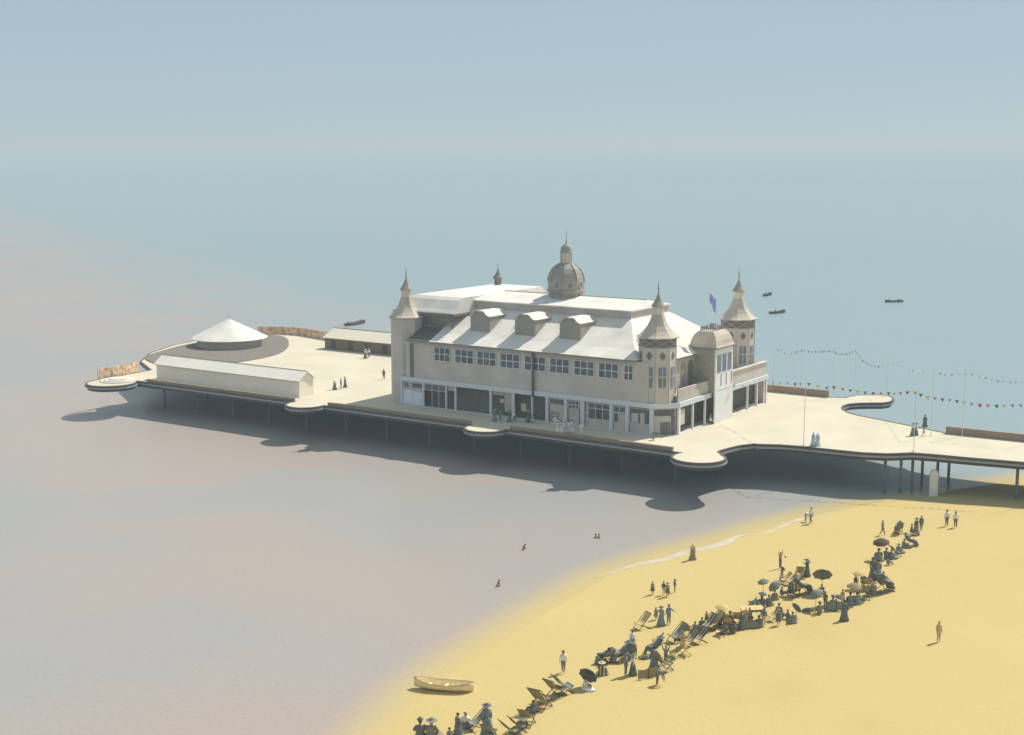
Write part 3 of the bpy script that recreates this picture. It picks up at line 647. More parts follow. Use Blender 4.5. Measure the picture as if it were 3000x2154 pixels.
FS = ['345,605,r 370,612,o 395,626,g 420,637,y 450,636,b 480,630,r 497,618,r', '530,607,g 550,611,y 585,618,r 610,618,o 640,618,g 665,620,y 685,619,b 705,617,r 724,617,o 745,615,g', '785,618,b 800,629,r 820,636,o 843,638,g 862,638,y 882,636,b 907,630,r 925,620,o',
      '952,616,y 963,632,b 978,652,r 990,668,o 1008,687,g 1025,703,y 1045,716,b 1075,728,r 1102,733,o 1133,736,g 1168,725,y', '1207,713,b 1245,715,r 1285,720,o 1305,733,g 1335,741,y 1370,750,b 1400,762,r 1440,776,o 1480,778,g 1520,779,y', '1562,787,b 1612,787,r 1655,797,o 1702,798,g 1752,790,y',
      '1807,789,b 1860,797,r 1917,810,o 1968,825,g 2015,840,y 2062,848,b 2108,850,r 2158,858,o 2205,857,g 2248,858,y']
bunting('string of small coloured pennants along the far edge of the pier, high on the poles', [(fb[i][0], fb[i + 1][0], pf(FS[i])) for i in range(7)], .30, (fb[0][0] + Vector((0, 0, fb[0][1])), fb[7][0] + Vector((0, 0, fb[7][1]))))
nb_ = [wld(1.1, 18.25), at('Z6', 545, 1347, DK), at('Z6', 1405, 1396, DK), at('Z6', 2420, 1478, DK)]
nh = [4.6] + [zat('Z6', x, y, p) - DK for p, x, y in zip(nb_[1:], (545, 1405, 2420), (866, 930, 1030))]
for p, h, lb in zip(nb_[1:], nh[1:], ('thin white bunting pole on the near edge where the pier narrows', 'thin white bunting pole on the near edge left of the strolling women', 'thin white bunting pole at the near edge beyond the right border')): pole(p, h, lb, .05)
NS = [pf('1600,448,r 1675,453,o 1745,462,g 1832,463,y 1912,455,b 1995,460,r', 'Z4') + pf('305,867,g 360,868,y 420,865,b 480,872,r 520,870,o'), pf('588,873,g 655,890,y 728,902,b 785,897,r 848,912,o 912,923,g 965,930,y 1028,938,b 1090,944,r 1148,944,o 1210,945,g 1253,947,y 1300,943,b 1357,937,r'),
      pf('1420,940,o 1460,957,g 1513,975,y 1570,985,b 1630,992,r 1688,998,o 1742,1006,g 1800,1018,y 1860,1028,b 1922,1037,r 1985,1040,o 2052,1043,g 2110,1042,y 2175,1040,b 2240,1042,r')]
bunting('string of larger coloured pennants swinging from the white pavilion bay over the near pier edge', [(nb_[i], nb_[i + 1], NS[i]) for i in range(3)], .50, (nb_[0] + Vector((0, 0, nh[0])), nb_[3] + Vector((0, 0, nh[3]))))

# ------------------------------------------------------------------ people
def sym(d): return {**d}
BASE = dict(pel=(0, 0, .95, .15), bel=(0, 0, 1.12, .14), che=(0, 0, 1.32, .17), nb=(0, .01, 1.465, .085), nk=(0, 0, 1.53, .058), h1=(0, -.025, 1.60, .082), h2=(0, -.02, 1.685, .092), top=(0, -.005, 1.745, .058),
            sh=(.185, 0, 1.42, .068), el=(.245, .03, 1.14, .046), wr=(.255, -.05, .90, .03), ha=(.255, -.075, .83, .036), hi=(.09, 0, .92, .10), kn=(.10, -.02, .50, .062), an=(.10, .02, .09, .042), to=(.115, -.13, .045, .038))
def pose(ov):
    J = {}
    for k, v_ in BASE.items():
        if k in ('sh', 'el', 'wr', 'ha', 'hi', 'kn', 'an', 'to'):
            for s, q in (('L', 1), ('R', -1)): J[k + s] = [v_[0] * q, v_[1], v_[2], v_[3]]
        else: J[k] = list(v_)
    for k, p in ov.items():
        if k in J: J[k][:3] = p
        else:
            for s, q in (('L', 1), ('R', -1)): J[k + s][:3] = [p[0] * q, p[1], p[2]]
    return J
EDG = [('pel', 'bel'), ('bel', 'che'), ('che', 'nb'), ('nb', 'nk'), ('nk', 'h1'), ('h1', 'h2'), ('h2', 'top')]
for s in 'LR': EDG += [('che', 'sh' + s), ('sh' + s, 'el' + s), ('el' + s, 'wr' + s), ('wr' + s, 'ha' + s), ('pel', 'hi' + s), ('hi' + s, 'kn' + s), ('kn' + s, 'an' + s), ('an' + s, 'to' + s)]
HEADUP = lambda y, z, l: dict(nb=(0, y, z), nk=(0, y + l * .05, z + .065), h1=(0, y + l * .03, z + .14), h2=(0, y + l * .03, z + .225), top=(0, y + l * .04, z + .285))
POSES = {
 'stand': {}, 'walk': dict(knL=(.1, -.17, .51), anL=(.1, -.24, .09), toL=(.11, -.39, .05), knR=(-.1, .03, .49), anR=(-.1, .30, .15), toR=(-.11, .2, .05), elL=(.25, .12, 1.15), wrL=(.25, .1, .92), haL=(.25, .1, .85), elR=(-.25, -.04, 1.15), wrR=(-.25, -.2, .95), haR=(-.25, -.25, .89)),
 'wave': dict(elL=(.32, -.02, 1.60), wrL=(.30, -.04, 1.86), haL=(.29, -.04, 1.94), elR=(-.32, -.02, 1.60), wrR=(-.36, -.04, 1.86), haR=(-.37, -.04, 1.94)),
 'hold': dict(elR=(-.36, -.03, 1.22), wrR=(-.53, -.08, 1.10), haR=(-.60, -.1, 1.06)), 'holdl': dict(elL=(.36, -.03, 1.22), wrL=(.53, -.08, 1.10), haL=(.60, -.1, 1.06)),
 'carry': dict(elR=(-.27, -.08, 1.15), wrR=(-.21, -.28, 1.30), haR=(-.2, -.33, 1.36)),
 'chair': {**HEADUP(.42, .87, 1), **dict(pel=(0, .10, .50), bel=(0, .21, .60), che=(0, .33, .75), sh=(.185, .39, .83), el=(.27, .18, .64), wr=(.24, -.05, .62), ha=(.23, -.12, .60), hi=(.09, .06, .48), kn=(.11, -.38, .58), an=(.11, -.60, .13), to=(.11, -.74, .05))},
 'sit': {**HEADUP(.06, .64, -1), **dict(pel=(0, .10, .155), bel=(0, .13, .31), che=(0, .10, .50), sh=(.185, .08, .60), el=(.28, -.06, .38), wr=(.18, -.28, .36), ha=(.11, -.32, .38), hi=(.1, .06, .13), kn=(.13, -.32, .46), an=(.12, -.55, .08), to=(.12, -.68, .045))},
 'lie': dict(pel=(0, 0, .155), bel=(0, .17, .15), che=(0, .37, .175), nb=(0, .53, .16), nk=(0, .59, .16), h1=(0, .66, .165), h2=(0, .74, .16), top=(0, .80, .15), sh=(.185, .48, .13), el=(.3, .25, .08), wr=(.28, .02, .06), ha=(.27, -.06, .05), hi=(.1, -.03, .12), kn=(.12, -.45, .24), an=(.12, -.86, .07), to=(.13, -.93, .17)),
 'bend': dict(pel=(0, .1, .9), bel=(0, 0, 1.03), che=(0, -.19, 1.09), nb=(0, -.34, 1.08), nk=(0, -.40, 1.08), h1=(0, -.47, 1.06), h2=(0, -.54, 1.01), top=(0, -.59, .97), sh=(.185, -.29, 1.05), el=(.22, -.36, .76), wr=(.16, -.44, .52), ha=(.15, -.46, .45), hi=(.09, .1, .87), kn=(.11, .02, .48), an=(.11, .08, .09), to=(.12, -.07, .045)),
}
def skin_mesh(J, edges, grow=(1., 0.)):
    names = []
    for a, b2 in edges:
        for q in (a, b2):
            if q not in names: names.append(q)
    me = bpy.data.meshes.new('tmp'); me.from_pydata([J[q][:3] for q in names], [(names.index(a), names.index(b2)) for a, b2 in edges], []); me.update()
    o = bpy.data.objects.new('tmp', me); COL.objects.link(o)
    md = o.modifiers.new('skin', 'SKIN'); md.use_smooth_shade = True
    if not me.skin_vertices: 
        bm = bmesh.new(); bm.from_mesh(me); bm.verts.layers.skin.verify(); bm.to_mesh(me); bm.free()
    sv_ = me.skin_vertices[0].data
    for i, q in enumerate(names):
        r = J[q][3] * grow[0] + grow[1]; sv_[i].radius = (r, r); sv_[i].use_root = (i == 0)
    sb = o.modifiers.new('sub', 'SUBSURF'); sb.levels = 1; sb.render_levels = 1
    dg = bpy.context.evaluated_depsgraph_get(); ev = o.evaluated_get(dg); res = bpy.data.meshes.new_from_object(ev)
    bpy.data.objects.remove(o); bpy.data.meshes.remove(me)
    for p in res.polygons: p.use_smooth = True
    return res
def join(me, mb):
    v0 = [tuple(q.co) for q in me.vertices]; f0 = [tuple(p.vertices) for p in me.polygons]
    m2 = MB(); m2.add(v0, f0); m2.add(mb.v, mb.f)
    r = bpy.data.meshes.new('body'); r.from_pydata(m2.v, [], m2.f); r.update()
    bm = bmesh.new(); bm.from_mesh(r); bmesh.ops.recalc_face_normals(bm, faces=bm.faces); bm.to_mesh(r); bm.free()
    for p in r.polygons: p.use_smooth = True
    return r
def mesh_of(mb, name, smooth=True):
    r = bpy.data.meshes.new(name); r.from_pydata(mb.v, [], mb.f); r.update()
    bm = bmesh.new(); bm.from_mesh(r); bmesh.ops.recalc_face_normals(bm, faces=bm.faces); bm.to_mesh(r); bm.free()
    for p in r.polygons: p.use_smooth = smooth
    return r
CACHE = {}
def extremities(J):
    mb = MB()
    for s in 'LR':
        w_ = Vector(J['wr' + s][:3]); h = Vector(J['ha' + s][:3]); d = (h - w_).normalized(); q = 1 if s == 'L' else -1
        side = Vector((0, -1, 0)); side = (side - d * side.dot(d)).normalized() if abs(d.y) < .95 else Vector((q, 0, 0))
        pal = d.cross(side) * q
        for i, ln in enumerate((.075, .088, .082, .065)):
            a = h + side * (.027 - .018 * i) + d * .008; mb.tube([a, a + d * ln * .55 + pal * .006, a + d * ln + pal * .024], [.0095, .0085, .006], 5)
        a = h + side * .025 - d * .02; mb.tube([a, a + side * .035 + d * .03, a + side * .04 + d * .06], [.011, .0095, .007], 5)
    h1 = Vector(J['h1'][:3]); h2 = Vector(J['h2'][:3]); up = (h2 - h1).normalized(); fw = Vector((0, -1, 0)); fw = (fw - up * fw.dot(up)).normalized() if abs(up.y) < .9 else Vector((0, 0, 1))
    m = (h1 + h2) / 2; sd_ = up.cross(fw)
    mb.tube([m + fw * .06 + up * .02, m + fw * .098 - up * .012, m + fw * .08 - up * .022], [.008, .015, .008], 5)
    for e in (-1, 1):
        mb.tube([m + sd_ * .078 * e - fw * .01 + up * .03, m + sd_ * .088 * e - fw * .02, m + sd_ * .078 * e - fw * .01 - up * .03], [.008, .016, .006], 5)
    return mb
def headframe(J):
    h1 = Vector(J['h1'][:3]); h2 = Vector(J['h2'][:3]); up = (h2 - h1).normalized()
    fw = Vector((0, -1, 0)); fw = (fw - up * fw.dot(up)).normalized() if abs(up.y) < .9 else Vector((0, 0, 1))
    return h2, up, fw, up.cross(fw)
def piece(pz, child, kind):
    key = (pz, child, kind)
    if key in CACHE: return CACHE[key]
    J = pose(POSES[pz])
    if child:
        for q in ('h1', 'h2', 'top', 'nk'): J[q][3] *= 1.3
    E2 = lambda *ns: [e for e in EDG if e[0] in ns and e[1] in ns]
    A = ['pel', 'bel', 'che', 'nb', 'shL', 'shR', 'elL', 'elR', 'wrL', 'wrR']
    if kind == 'body': me = join(skin_mesh(J, EDG), extremities(J))
    elif kind == 'jacket': me = skin_mesh(J, E2(*A), (1.13, .014))
    elif kind == 'blouse': me = skin_mesh(J, E2(*[a for a in A if a != 'pel']), (1.14, .016))
    elif kind == 'costume': me = skin_mesh(J, E2('pel', 'bel', 'che', 'shL', 'shR', 'hiL', 'hiR'), (1.08, .008))
    elif kind == 'trousers':
        me = skin_mesh(J, E2('pel', 'hiL', 'hiR', 'knL', 'knR', 'anL', 'anR') + [('pel', 'bel')], (1.08, .014))
    elif kind in ('skirt', 'frock'):
        mb = MB(); n = 16; ln = kind == 'skirt'
        def ring(cx, cy, z, rx, ry, nrm=None): return [(cx + rx * math.cos(2 * math.pi * i / n), cy + ry * math.sin(2 * math.pi * i / n) * (1), z + .012 * math.sin(5 * 2 * math.pi * i / n)) for i in range(n)]
        if pz in ('stand', 'hold', 'holdl', 'carry', 'wave', 'walk'):
            e = [(1.10, .15), (1.0, .19), (.85, .23), (.55, .29), (.25, .36), (.06, .42)] if ln else [(1.10, .16), (.98, .2), (.75, .27), (.52, .33)]
            mb.loft([ring(0, .02, z, r, r * .9) for z, r in e])
        elif pz == 'bend': mb.loft([ring(0, .06, z, r, r * .9) for z, r in [(1.02, .17), (.9, .21), (.6, .29), (.3, .36), (.08, .42)]])
        elif pz == 'chair': mb.loft([ring(0, y, z, rx, ry) for y, z, rx, ry in [(.20, .66, .15, .10), (.08, .62, .2, .17), (-.15, .58, .24, .25), (-.36, .50, .25, .24), (-.52, .26, .25, .18), (-.60, .10, .28, .18)]])
        else: mb.loft([ring(0, y, z, rx, ry) for y, z, rx, ry in [(.12, .36, .15, .13), (.06, .27, .22, .22), (-.12, .30, .27, .34), (-.2, .16, .38, .5), (-.22, .03, .46, .58)]])
        me = mesh_of(mb, kind)
    elif kind == 'hair':
        c, up, fw, sd_ = headframe(J); r = .103 * (1.3 if child else 1); mb = MB(); n = 12; rings = []
        for a in (-25, 5, 35, 60, 80):
            rr = r * math.cos(R(a)); hh = r * math.sin(R(a)) + .005; tilt = -.022
            rings.append([c + up * hh + (sd_ * math.cos(2 * math.pi * i / n) + fw * math.sin(2 * math.pi * i / n)) * rr - fw * (.02 + (.03 if a < 0 else 0)) for i in range(n)])
        mb.loft(rings); me = mesh_of(mb, 'hair')
    elif kind in ('boater', 'bowler', 'sunhat', 'cap'):
        c, up, fw, sd_ = headframe(J); mb = MB(); n = 14; k = 1.25 if child else 1
        pr2 = {'boater': [(.17, .035), (.17, .05), (.10, .052), (.10, .12), (.09, .125)], 'bowler': [(.145, .03), (.15, .045), (.105, .05), (.10, .1), (.07, .14), (.03, .15)],
               'sunhat': [(.26, .01), (.265, .025), (.12, .06), (.11, .12), (.06, .15)], 'cap': [(.115, .02), (.125, .06), (.09, .1), (.03, .115)]}[kind]
        mb.loft([[c + up * h * k + (sd_ * math.cos(2 * math.pi * i / n) + fw * math.sin(2 * math.pi * i / n)) * r * k + fw * .005 for i in range(n)] for r, h in pr2]); me = mesh_of(mb, kind, False)
    me.name = kind; CACHE[key] = me
    return me
def person(p, pz, rz, sc, hat, top, bot, label, group='people', cat='person'):
    child = sc < .8
    o = thing('person', p, R(rz), label, cat, group); o.scale = (sc, sc, sc)
    b2 = link('body', piece(pz, child, 'body'), M['skin'], o)
    link('hair', piece(pz, child, 'hair'), M['hair'], o)
    if hat:
        hk, hc = hat.split(':'); link('hat', piece(pz, child, hk), M['c_' + hc], o)
    tk, tcl = top.split(':'); link(tk, piece(pz, child, tk), M['c_' + tcl], o)
    if bot:
        bk, bc = bot.split(':'); link(bk, piece(pz, child, bk), M['c_' + bc], o)
    return o
def onsand(k, x, y):
    z = 0.
    for _ in range(4):
        p = at(k, x, y, z); z = max(ground(p.x, p.y), 0)
    p.z = z + .015; return p
def ondeck(k, x, y, z=.004): return at(k, x, y, DK + z)
# ------------------------------------------------------------------ beach things
def place(o, p, rz, sc=1.): o.location = p; o.rotation_euler = (0, 0, R(rz)); o.scale = (sc, sc, sc)
PC = {}
def part(key, nm, fn, m, o, smooth=False):
    if key not in PC:
        t = fn().build(nm, None, None, smooth); PC[key] = t.data; t.data.materials.append(None); bpy.data.objects.remove(t)
    return link(nm, PC[key], M[m], o)
def sling():
    n = 9; mb = MB(); rows = []
    for i in range(n):
        t = i / (n - 1); y = -.48 + .98 * t; z = .42 + (1.02 - .42) * t - .30 * math.sin(math.pi * min(1, t * 1.0)) * (1 - .35 * t)
        rows.append((y, z))
    rings = [[(-.27, y, z), (.27, y, z), (.27, y + .004, z - .022), (-.27, y + .004, z - .022)] for y, z in rows]
    return mb.loft(rings)
def cf1():
    mb = MB()
    for s in (-.3, .3): mb.tube([(s, .42, .0), (s, -.50, .42)], .022, 5)
    return mb.tube([(-.31, -.49, .425), (.31, -.49, .425)], .022, 5).tube([(-.31, .36, .03), (.31, .36, .03)], .02, 5)
def cf2():
    mb = MB()
    for s in (-.335, .335): mb.tube([(s, -.52, .0), (s, .52, 1.04)], .022, 5)
    return mb.tube([(-.34, .51, 1.04), (.34, .51, 1.04)], .022, 5).tube([(-.34, -.45, .04), (.34, -.45, .04)], .02, 5)
def deckchair(p, rz, cloth, label, sc=1.1, group='deck chairs on the sand'):
    o = thing('deck_chair', p, R(rz), label, 'deck chair', group); o.scale = (sc, sc, sc)
    part('cs', 'sling', sling, 'c_' + cloth, o); part('cf1', 'seat_frame', cf1, 'darkwood', o); part('cf2', 'back_frame', cf2, 'darkwood', o); return o
def canopy():
    n = 8; mb = MB(); rings = []
    for r, z in [(.03, .42), (.25, .38), (.5, .27), (.72, .10), (.82, 0.)]:
        rings.append([(r * (.90 if k % 2 and r > .3 else 1) * math.cos(math.pi * k / n), r * (.90 if k % 2 and r > .3 else 1) * math.sin(math.pi * k / n), z + (.03 if k % 2 and r > .6 else 0)) for k in range(2 * n)])
    inner = [[(x * .985, y * .985, z - .018) for x, y, z in r] for r in rings[::-1]]
    return mb.loft(rings + inner, cap=True)
def ribs():
    mb = MB()
    for k in range(8):
        a = math.pi * k / 4; mb.tube([(.03 * math.cos(a), .03 * math.sin(a), .38), (.5 * math.cos(a), .5 * math.sin(a), .24), (.81 * math.cos(a), .81 * math.sin(a), -.015)], .009, 4)
    return mb
def parasol(p, cloth, label, h=1.75, size=1., tilt=0, az=0, group='parasols on the beach'):
    """planted or held sunshade; tilt leans the canopy towards azimuth az"""
    o = thing('parasol', p, R(az), label, 'parasol', group)
    tx = Matrix.Rotation(R(tilt), 4, 'X')
    c = part('pc', 'canopy', canopy, 'c_' + cloth, o); c.matrix_basis = Matrix.Translation((0, 0, h - .4)) @ tx @ Matrix.Scale(size, 4)
    r_ = part('pr', 'ribs', ribs, 'darkwood', o); r_.matrix_basis = c.matrix_basis
    top_ = Matrix.Translation((0, 0, h - .4)) @ tx @ Vector((0, 0, .5 * size))
    MB().tube([(0, 0, -.12), (0, 0, h - .4), tuple(top_)], .02, 6).build('pole', M['darkwood'], o); return o
def windbreak(p, rz, w_, h, cloth, label, posts=3):
    o = thing('windbreak', p, R(rz), label, 'windbreak', 'canvas windbreaks on the sand')
    mb = MB(); n = 14; rings = []
    for i in range(n + 1):
        x = -w_ / 2 + w_ * i / n; sg = .06 * abs(math.sin(math.pi * (posts - 1) * i / n)); y = .05 * math.sin(i * 1.1)
        rings.append([(x, y - .012, .04), (x, y + .012, .04), (x, y + .012 + .02, h - sg), (x, y - .012 + .02, h - sg)])
    mb.loft(rings).build('canvas', M['c_' + cloth], o)
    for k in range(posts):
        x = -w_ / 2 + w_ * k / (posts - 1); MB().tube([(x, .0, -.1), (x, .02, h + .12)], .022, 5).build('post', M['darkwood'], o)
    return o
def tent(p, rz, w_, h, cloth, label):
    o = thing('beach_tent', p, R(rz), label, 'tent', 'small tents on the beach'); a = w_ / 2; t = .03
    def sheet(q): 
        q2 = [(x * .97, y * .97, z - .03) for x, y, z in q]; k = len(q)
        return MB().add(q + q2, [tuple(range(k)), tuple(range(2 * k - 1, k - 1, -1))] + [(i, (i + 1) % k, k + (i + 1) % k, k + i) for i in range(k)])
    ap = (0, 0, h); cs = [(-a, -a, .05), (a, -a, .05), (a, a, .05), (-a, a, .05)]
    mb = MB()
    for i in (1, 2, 3):
        s_ = sheet([cs[i], cs[(i + 1) % 4], ap]); mb.add(s_.v, s_.f)
    for q in ((cs[0], (-.05 * w_, -a * .7, .05)), ((a * .2, -a * .9, .05), cs[1])):
        s_ = sheet([q[0], q[1], ap]); mb.add(s_.v, s_.f)
    mb.build('canvas', M['c_' + cloth], o); MB().tube([(0, 0, -.1), (0, 0, h + .2)], .03, 6).build('pole', M['darkwood'], o); return o
def hullmesh(L_, bm_, d):
    n = 15; rings = []
    for i in range(n):
        t = i / (n - 1); x = -L_ / 2 + L_ * t; wq = bm_ / 2 * (1 - abs(2 * t - 1) ** 2.6) ** .75 * (1 if t < .5 else 1) + .03; sheer = d * (1 + .45 * (2 * t - 1) ** 2); kl = .18 * d * (2 * t - 1) ** 4
        out = [(x, wq * math.sin(R(a)), kl + (sheer - kl) * (1 - math.cos(R(a)) ** .8) if a < 90 else sheer) for a in (0, 30, 55, 75, 90)]
        left = [(q[0], -q[1], q[2]) for q in out[::-1]]
        th = .035; inn = [(q[0], max(q[1] - th, 0), max(q[2], kl + .06)) for q in out]; linn = [(q[0], -q[1], q[2]) for q in inn]
        rings.append(left + out[1:] + inn[::-1] + linn[1:-0 or None])
    return MB().loft(rings)
def boat(p, rz, L_, label, hull='steel', crew=(), oars=True, cat='boat', z=-.18, rest=False):
    o = thing('rowing_boat', p + Vector((0, 0, 0 if rest else z)), R(rz), label, cat, 'rowing boats' )
    b_ = L_ * .27; d = .62
    hullmesh(L_, b_, d).build('hull', M[hull], o, True)
    tp = [(-L_ / 2 + L_ * t, (b_ / 2 * (1 - abs(2 * t - 1) ** 2.6) ** .75 + .03), d * (1 + .45 * (2 * t - 1) ** 2) + .01) for t in [i / 14 for i in range(15)]]
    loop = tp + [(x, -y, zz) for x, y, zz in tp[::-1]] + [tp[0]]
    MB().tube(loop, .02 if hull == 'sandwood' else .035, 5).build('gunwale', M['wood' if hull == 'sandwood' else 'darkwood'], o)
    for t in (-.24, .04, .28): 
        hw = b_ / 2 * .86; MB().box(L_ * t - .12, L_ * t + .12, -hw, hw, d * .55, d * .55 + .04).build('thwart', M['wood'] if hull != 'sandwood' else M[hull], o)
    if oars:
        for s in (-1, 1):
            MB().tube([(L_ * .1, s * b_ * .25, d + .12), (L_ * .02, s * b_ * .55, d + .06), (-L_ * .12, s * b_ * 1.25, .12)], [.025, .025, .02], 5).tube([(-L_ * .12, s * b_ * 1.25, .12), (-L_ * .15, s * b_ * 1.4, .02)], [.02, .07], 5).build('oar', M['wood'], o)
    return o
# boats out at sea with their crews
def crewed(k, x, y, rz, L_, label, spots, z0=0):
    p = at(k, x, y, 0); o = boat(p, rz, L_, label)
    for i, (t, cl, lb) in enumerate(spots):
        c = Matrix.Rotation(R(rz), 3, 'Z') @ Vector((L_ * t, 0, .20)) + p
        person(c, 'sit', rz + (-90 if i % 2 else 90), 1.0, 'cap:dark', 'jacket:' + cl, 'trousers:dark', lb, 'people in boats')
crewed('Z5', 1922, 152, 62, 9.5, 'dark rowing boat on the sea beyond the brown hut', [(-.32, 'dark', 'person sitting at the left end of the boat beyond the brown hut'), (.26, 'slate', 'person sitting at the right end of the boat beyond the brown hut')])
crewed('Z6', 262, 176, 60, 7., 'small grey rowing boat just right of the rear tower roof, farther of two', [(-.26, 'slate', 'person at the left end of the small farther boat by the rear tower'), (.3, 'dark', 'person at the right end of the small farther boat by the rear tower')])
crewed('Z6', 338, 314, 38, 7., 'long grey rowing boat right of the rear tower eaves, nearer of two', [(-.12, 'slate', 'person amid the nearer boat right of the rear tower'), (.33, 'grey', 'person at the right end of the nearer boat right of the rear tower')])
crewed('Z6', 1252, 228, 4, 5.8, 'grey rowing boat out at sea far right of the towers, nearly side on', [(-.26, 'slate', 'person at the left end of the lone boat far right'), (.24, 'grey', 'person at the right end of the lone boat far right')])
p = onsand('E6', 540, 225); boat(p, -14, 5.2, 'sand-coloured rowing boat drawn up on the beach by the water', 'sandwood', (), False, rest=True)
q = onsand('B4', 1262, 392); ub = thing('upright_board', q, R(12), 'tall pale round-topped board with dark rim standing on the sand under the pier', 'board')
ol = [(.62 * math.cos(t), 2.6 + .95 * math.sin(t)) for t in [math.pi * i / 12 for i in range(13)]]; ol = [(.62, -.1)] + ol + [(-.62, -.1)]
MB().loft([[(x, -.04, z) for x, z in ol], [(x, .04, z) for x, z in ol]]).build('panel', M['white'], ub)
MB().tube([(x * 1.03, 0, z + .02) for x, z in ol], .07, 5).build('rim', M['lead'], ub)
# bathers : only heads and shoulders above the water
for x, y, s, lb in [(1162, 1214, 1, 'bather in the sea below the pier middle, right one of a close pair'), (1158.5, 1218, .98, 'bather in the sea below the pier middle, left one of a close pair'), (1105, 1294, 1, 'bather nearest the beach boat, farther one of two heads'), (1102.5, 1299, 1, 'bather nearest the beach boat, nearer one of two heads'),
                    (1319, 1191, 1, 'bather in the sea off the surf foam, left of two heads'), (1326, 1191, 1, 'bather in the sea off the surf foam, right of two heads')]:
    p = at('V', x, y, 0); p.z = -1.28; person(p, 'stand', random.choice((120, -60, 20)), s, None, 'costume:dark', None, lb, 'bathers swimming in the sea')
# ---- people on the pier
W = 'people on the pier'
DECK = [
 ('Z5', 1989, 368, 'stand', 150, 1.0, 'sunhat:white', 'blouse:white', 'skirt:grey', 'woman in white blouse and grey skirt before the brown hut'),
 ('Z5', 2010, 364, 'stand', 200, 1.0, 'boater:white', 'jacket:white', 'trousers:grey', 'man in white jacket beside the woman before the brown hut'),
 ('Z5', 2105, 502, 'walk', 20, 1.03, 'bowler:dark', 'jacket:grey', 'trousers:dark', 'man in grey walking alone beside the plain corner tower'),
 ('Z5', 1794, 566, 'stand', 160, .98, 'sunhat:white', 'blouse:white', 'skirt:grey', 'woman in white blouse, left of three strollers near the shelter end'),
 ('Z5', 1834, 563, 'stand', 90, 1.02, 'bowler:dark', 'jacket:slate', 'trousers:dark', 'man in dark suit, middle of three strollers near the shelter end'),
 ('Z5', 1860, 551, 'stand', -60, 1.0, 'sunhat:grey', 'jacket:grey', 'skirt:grey', 'woman all in grey, right of three strollers near the shelter end'),
 ('E8', 1462, 668, 'stand', 150, 1.0, 'boater:white', 'jacket:white', 'trousers:white', 'person in white, leftmost and farthest of the white-clad party'),
 ('E8', 1515, 770, 'stand', 30, 1.0, 'sunhat:white', 'blouse:white', 'skirt:white', 'woman in long white dress, left front of the white-clad party'),
 ('E8', 1580, 768, 'stand', -30, 1.0, 'sunhat:dark', 'blouse:white', 'skirt:white', 'woman in white dress and dark hat, centre of the white-clad party'),
 ('E8', 1630, 700, 'stand', 10, .96, 'sunhat:white', 'blouse:white', 'skirt:white', 'woman in white at the back of the white-clad party'),
 ('E8', 1668, 780, 'stand', 10, .62, 'cap:white', 'costume:white', 'frock:white', 'small child in white among the white-clad party'),
 ('E8', 1726, 768, 'stand', -40, 1.02, 'boater:dark', 'jacket:white', 'trousers:white', 'man in white with dark hat arm in arm with a woman'),
 ('E8', 1785, 758, 'walk', 60, 1.0, 'sunhat:dark', 'blouse:white', 'skirt:white', 'woman in white with dark hat at the right of the white-clad party'),
 ('E8', 1966, 806, 'stand', 20, 1.05, 'boater:white', 'jacket:white', 'trousers:white', 'man in white standing alone right of the white-clad party'),
 ('Z4', 925, 1010, 'bend', 70, 1.05, 'bowler:grey', 'jacket:grey', 'trousers:slate', 'stooping man in grey at the canted pavilion corner'),
 ('E8', 320, 548, 'stand', 20, 1.0, 'sunhat:pale', 'jacket:slate', 'skirt:slate', 'woman in dark dress in the shop opening left of the middle bay'),
 ('E8', 430, 540, 'stand', -30, 1.02, 'bowler:dark', 'jacket:slate', 'trousers:slate', 'man in dark coat in the shop opening left of the middle bay'),
 ('E8', 600, 560, 'stand', 60, 1.0, 'sunhat:dark', 'jacket:dark', 'skirt:slate', 'woman in dark coat by the post behind the middle round bay'),
 ('E8', 690, 580, 'walk', 80, 1.05, 'bowler:white', 'jacket:white', 'trousers:grey', 'man in pale jacket stepping out behind the middle round bay'),
 ('E8', 950, 566, 'stand', 30, 1.0, 'sunhat:pale', 'jacket:dark', 'skirt:dark', 'woman in dark dress in the doorway left of the drainpipe foot'),
 ('E8', 1040, 588, 'stand', -10, .72, None, 'costume:pale', 'frock:pale', 'child in pale frock by the narrow post under the drainpipe'),
 ('Z4', 1505, 845, 'stand', 100, .95, None, 'costume:white', 'frock:white', 'girl in white at the foot of the end colonnade'),
 ('Z6', 1398, 1272, 'walk', 90, 1.0, 'sunhat:dark', 'blouse:white', 'skirt:slate', 'woman in white blouse and dark skirt, left of two strolling on the pier'),
 ('Z6', 1423, 1270, 'stand', 90, 1.0, 'sunhat:grey', 'blouse:white', 'skirt:dark', 'woman in white blouse and dark skirt, right of two strolling on the pier'),
 ('Z6', 1484, 1270, 'walk', 80, .68, None, 'costume:pale', 'frock:pale', 'small pale child trotting ahead of the two strolling women'),
 ('Z6', 1492, 1206, 'stand', 170, 1.03, 'boater:grey', 'jacket:grey', 'skirt:grey', 'person in grey looking out to sea behind the strolling women'),
 ('Z6', 620, 1362, 'stand', 30, 1.05, 'sunhat:lightblue', 'blouse:lightblue', 'skirt:lightblue', 'woman in pale blue on the near edge, left of two'),
 ('Z6', 654, 1364, 'stand', -30, 1.0, 'sunhat:lightblue', 'blouse:lightblue', 'skirt:lightblue', 'woman in pale blue on the near edge, right of two'),
]
for k, x, y, pz, rz, sc, hat, top, bot, lb in DECK:
    q = ondeck(k, x, y - 12 if y > 1350 else y); person(q, pz, rz, sc, hat, top, bot, lb.replace('woman', 'woman'), W)
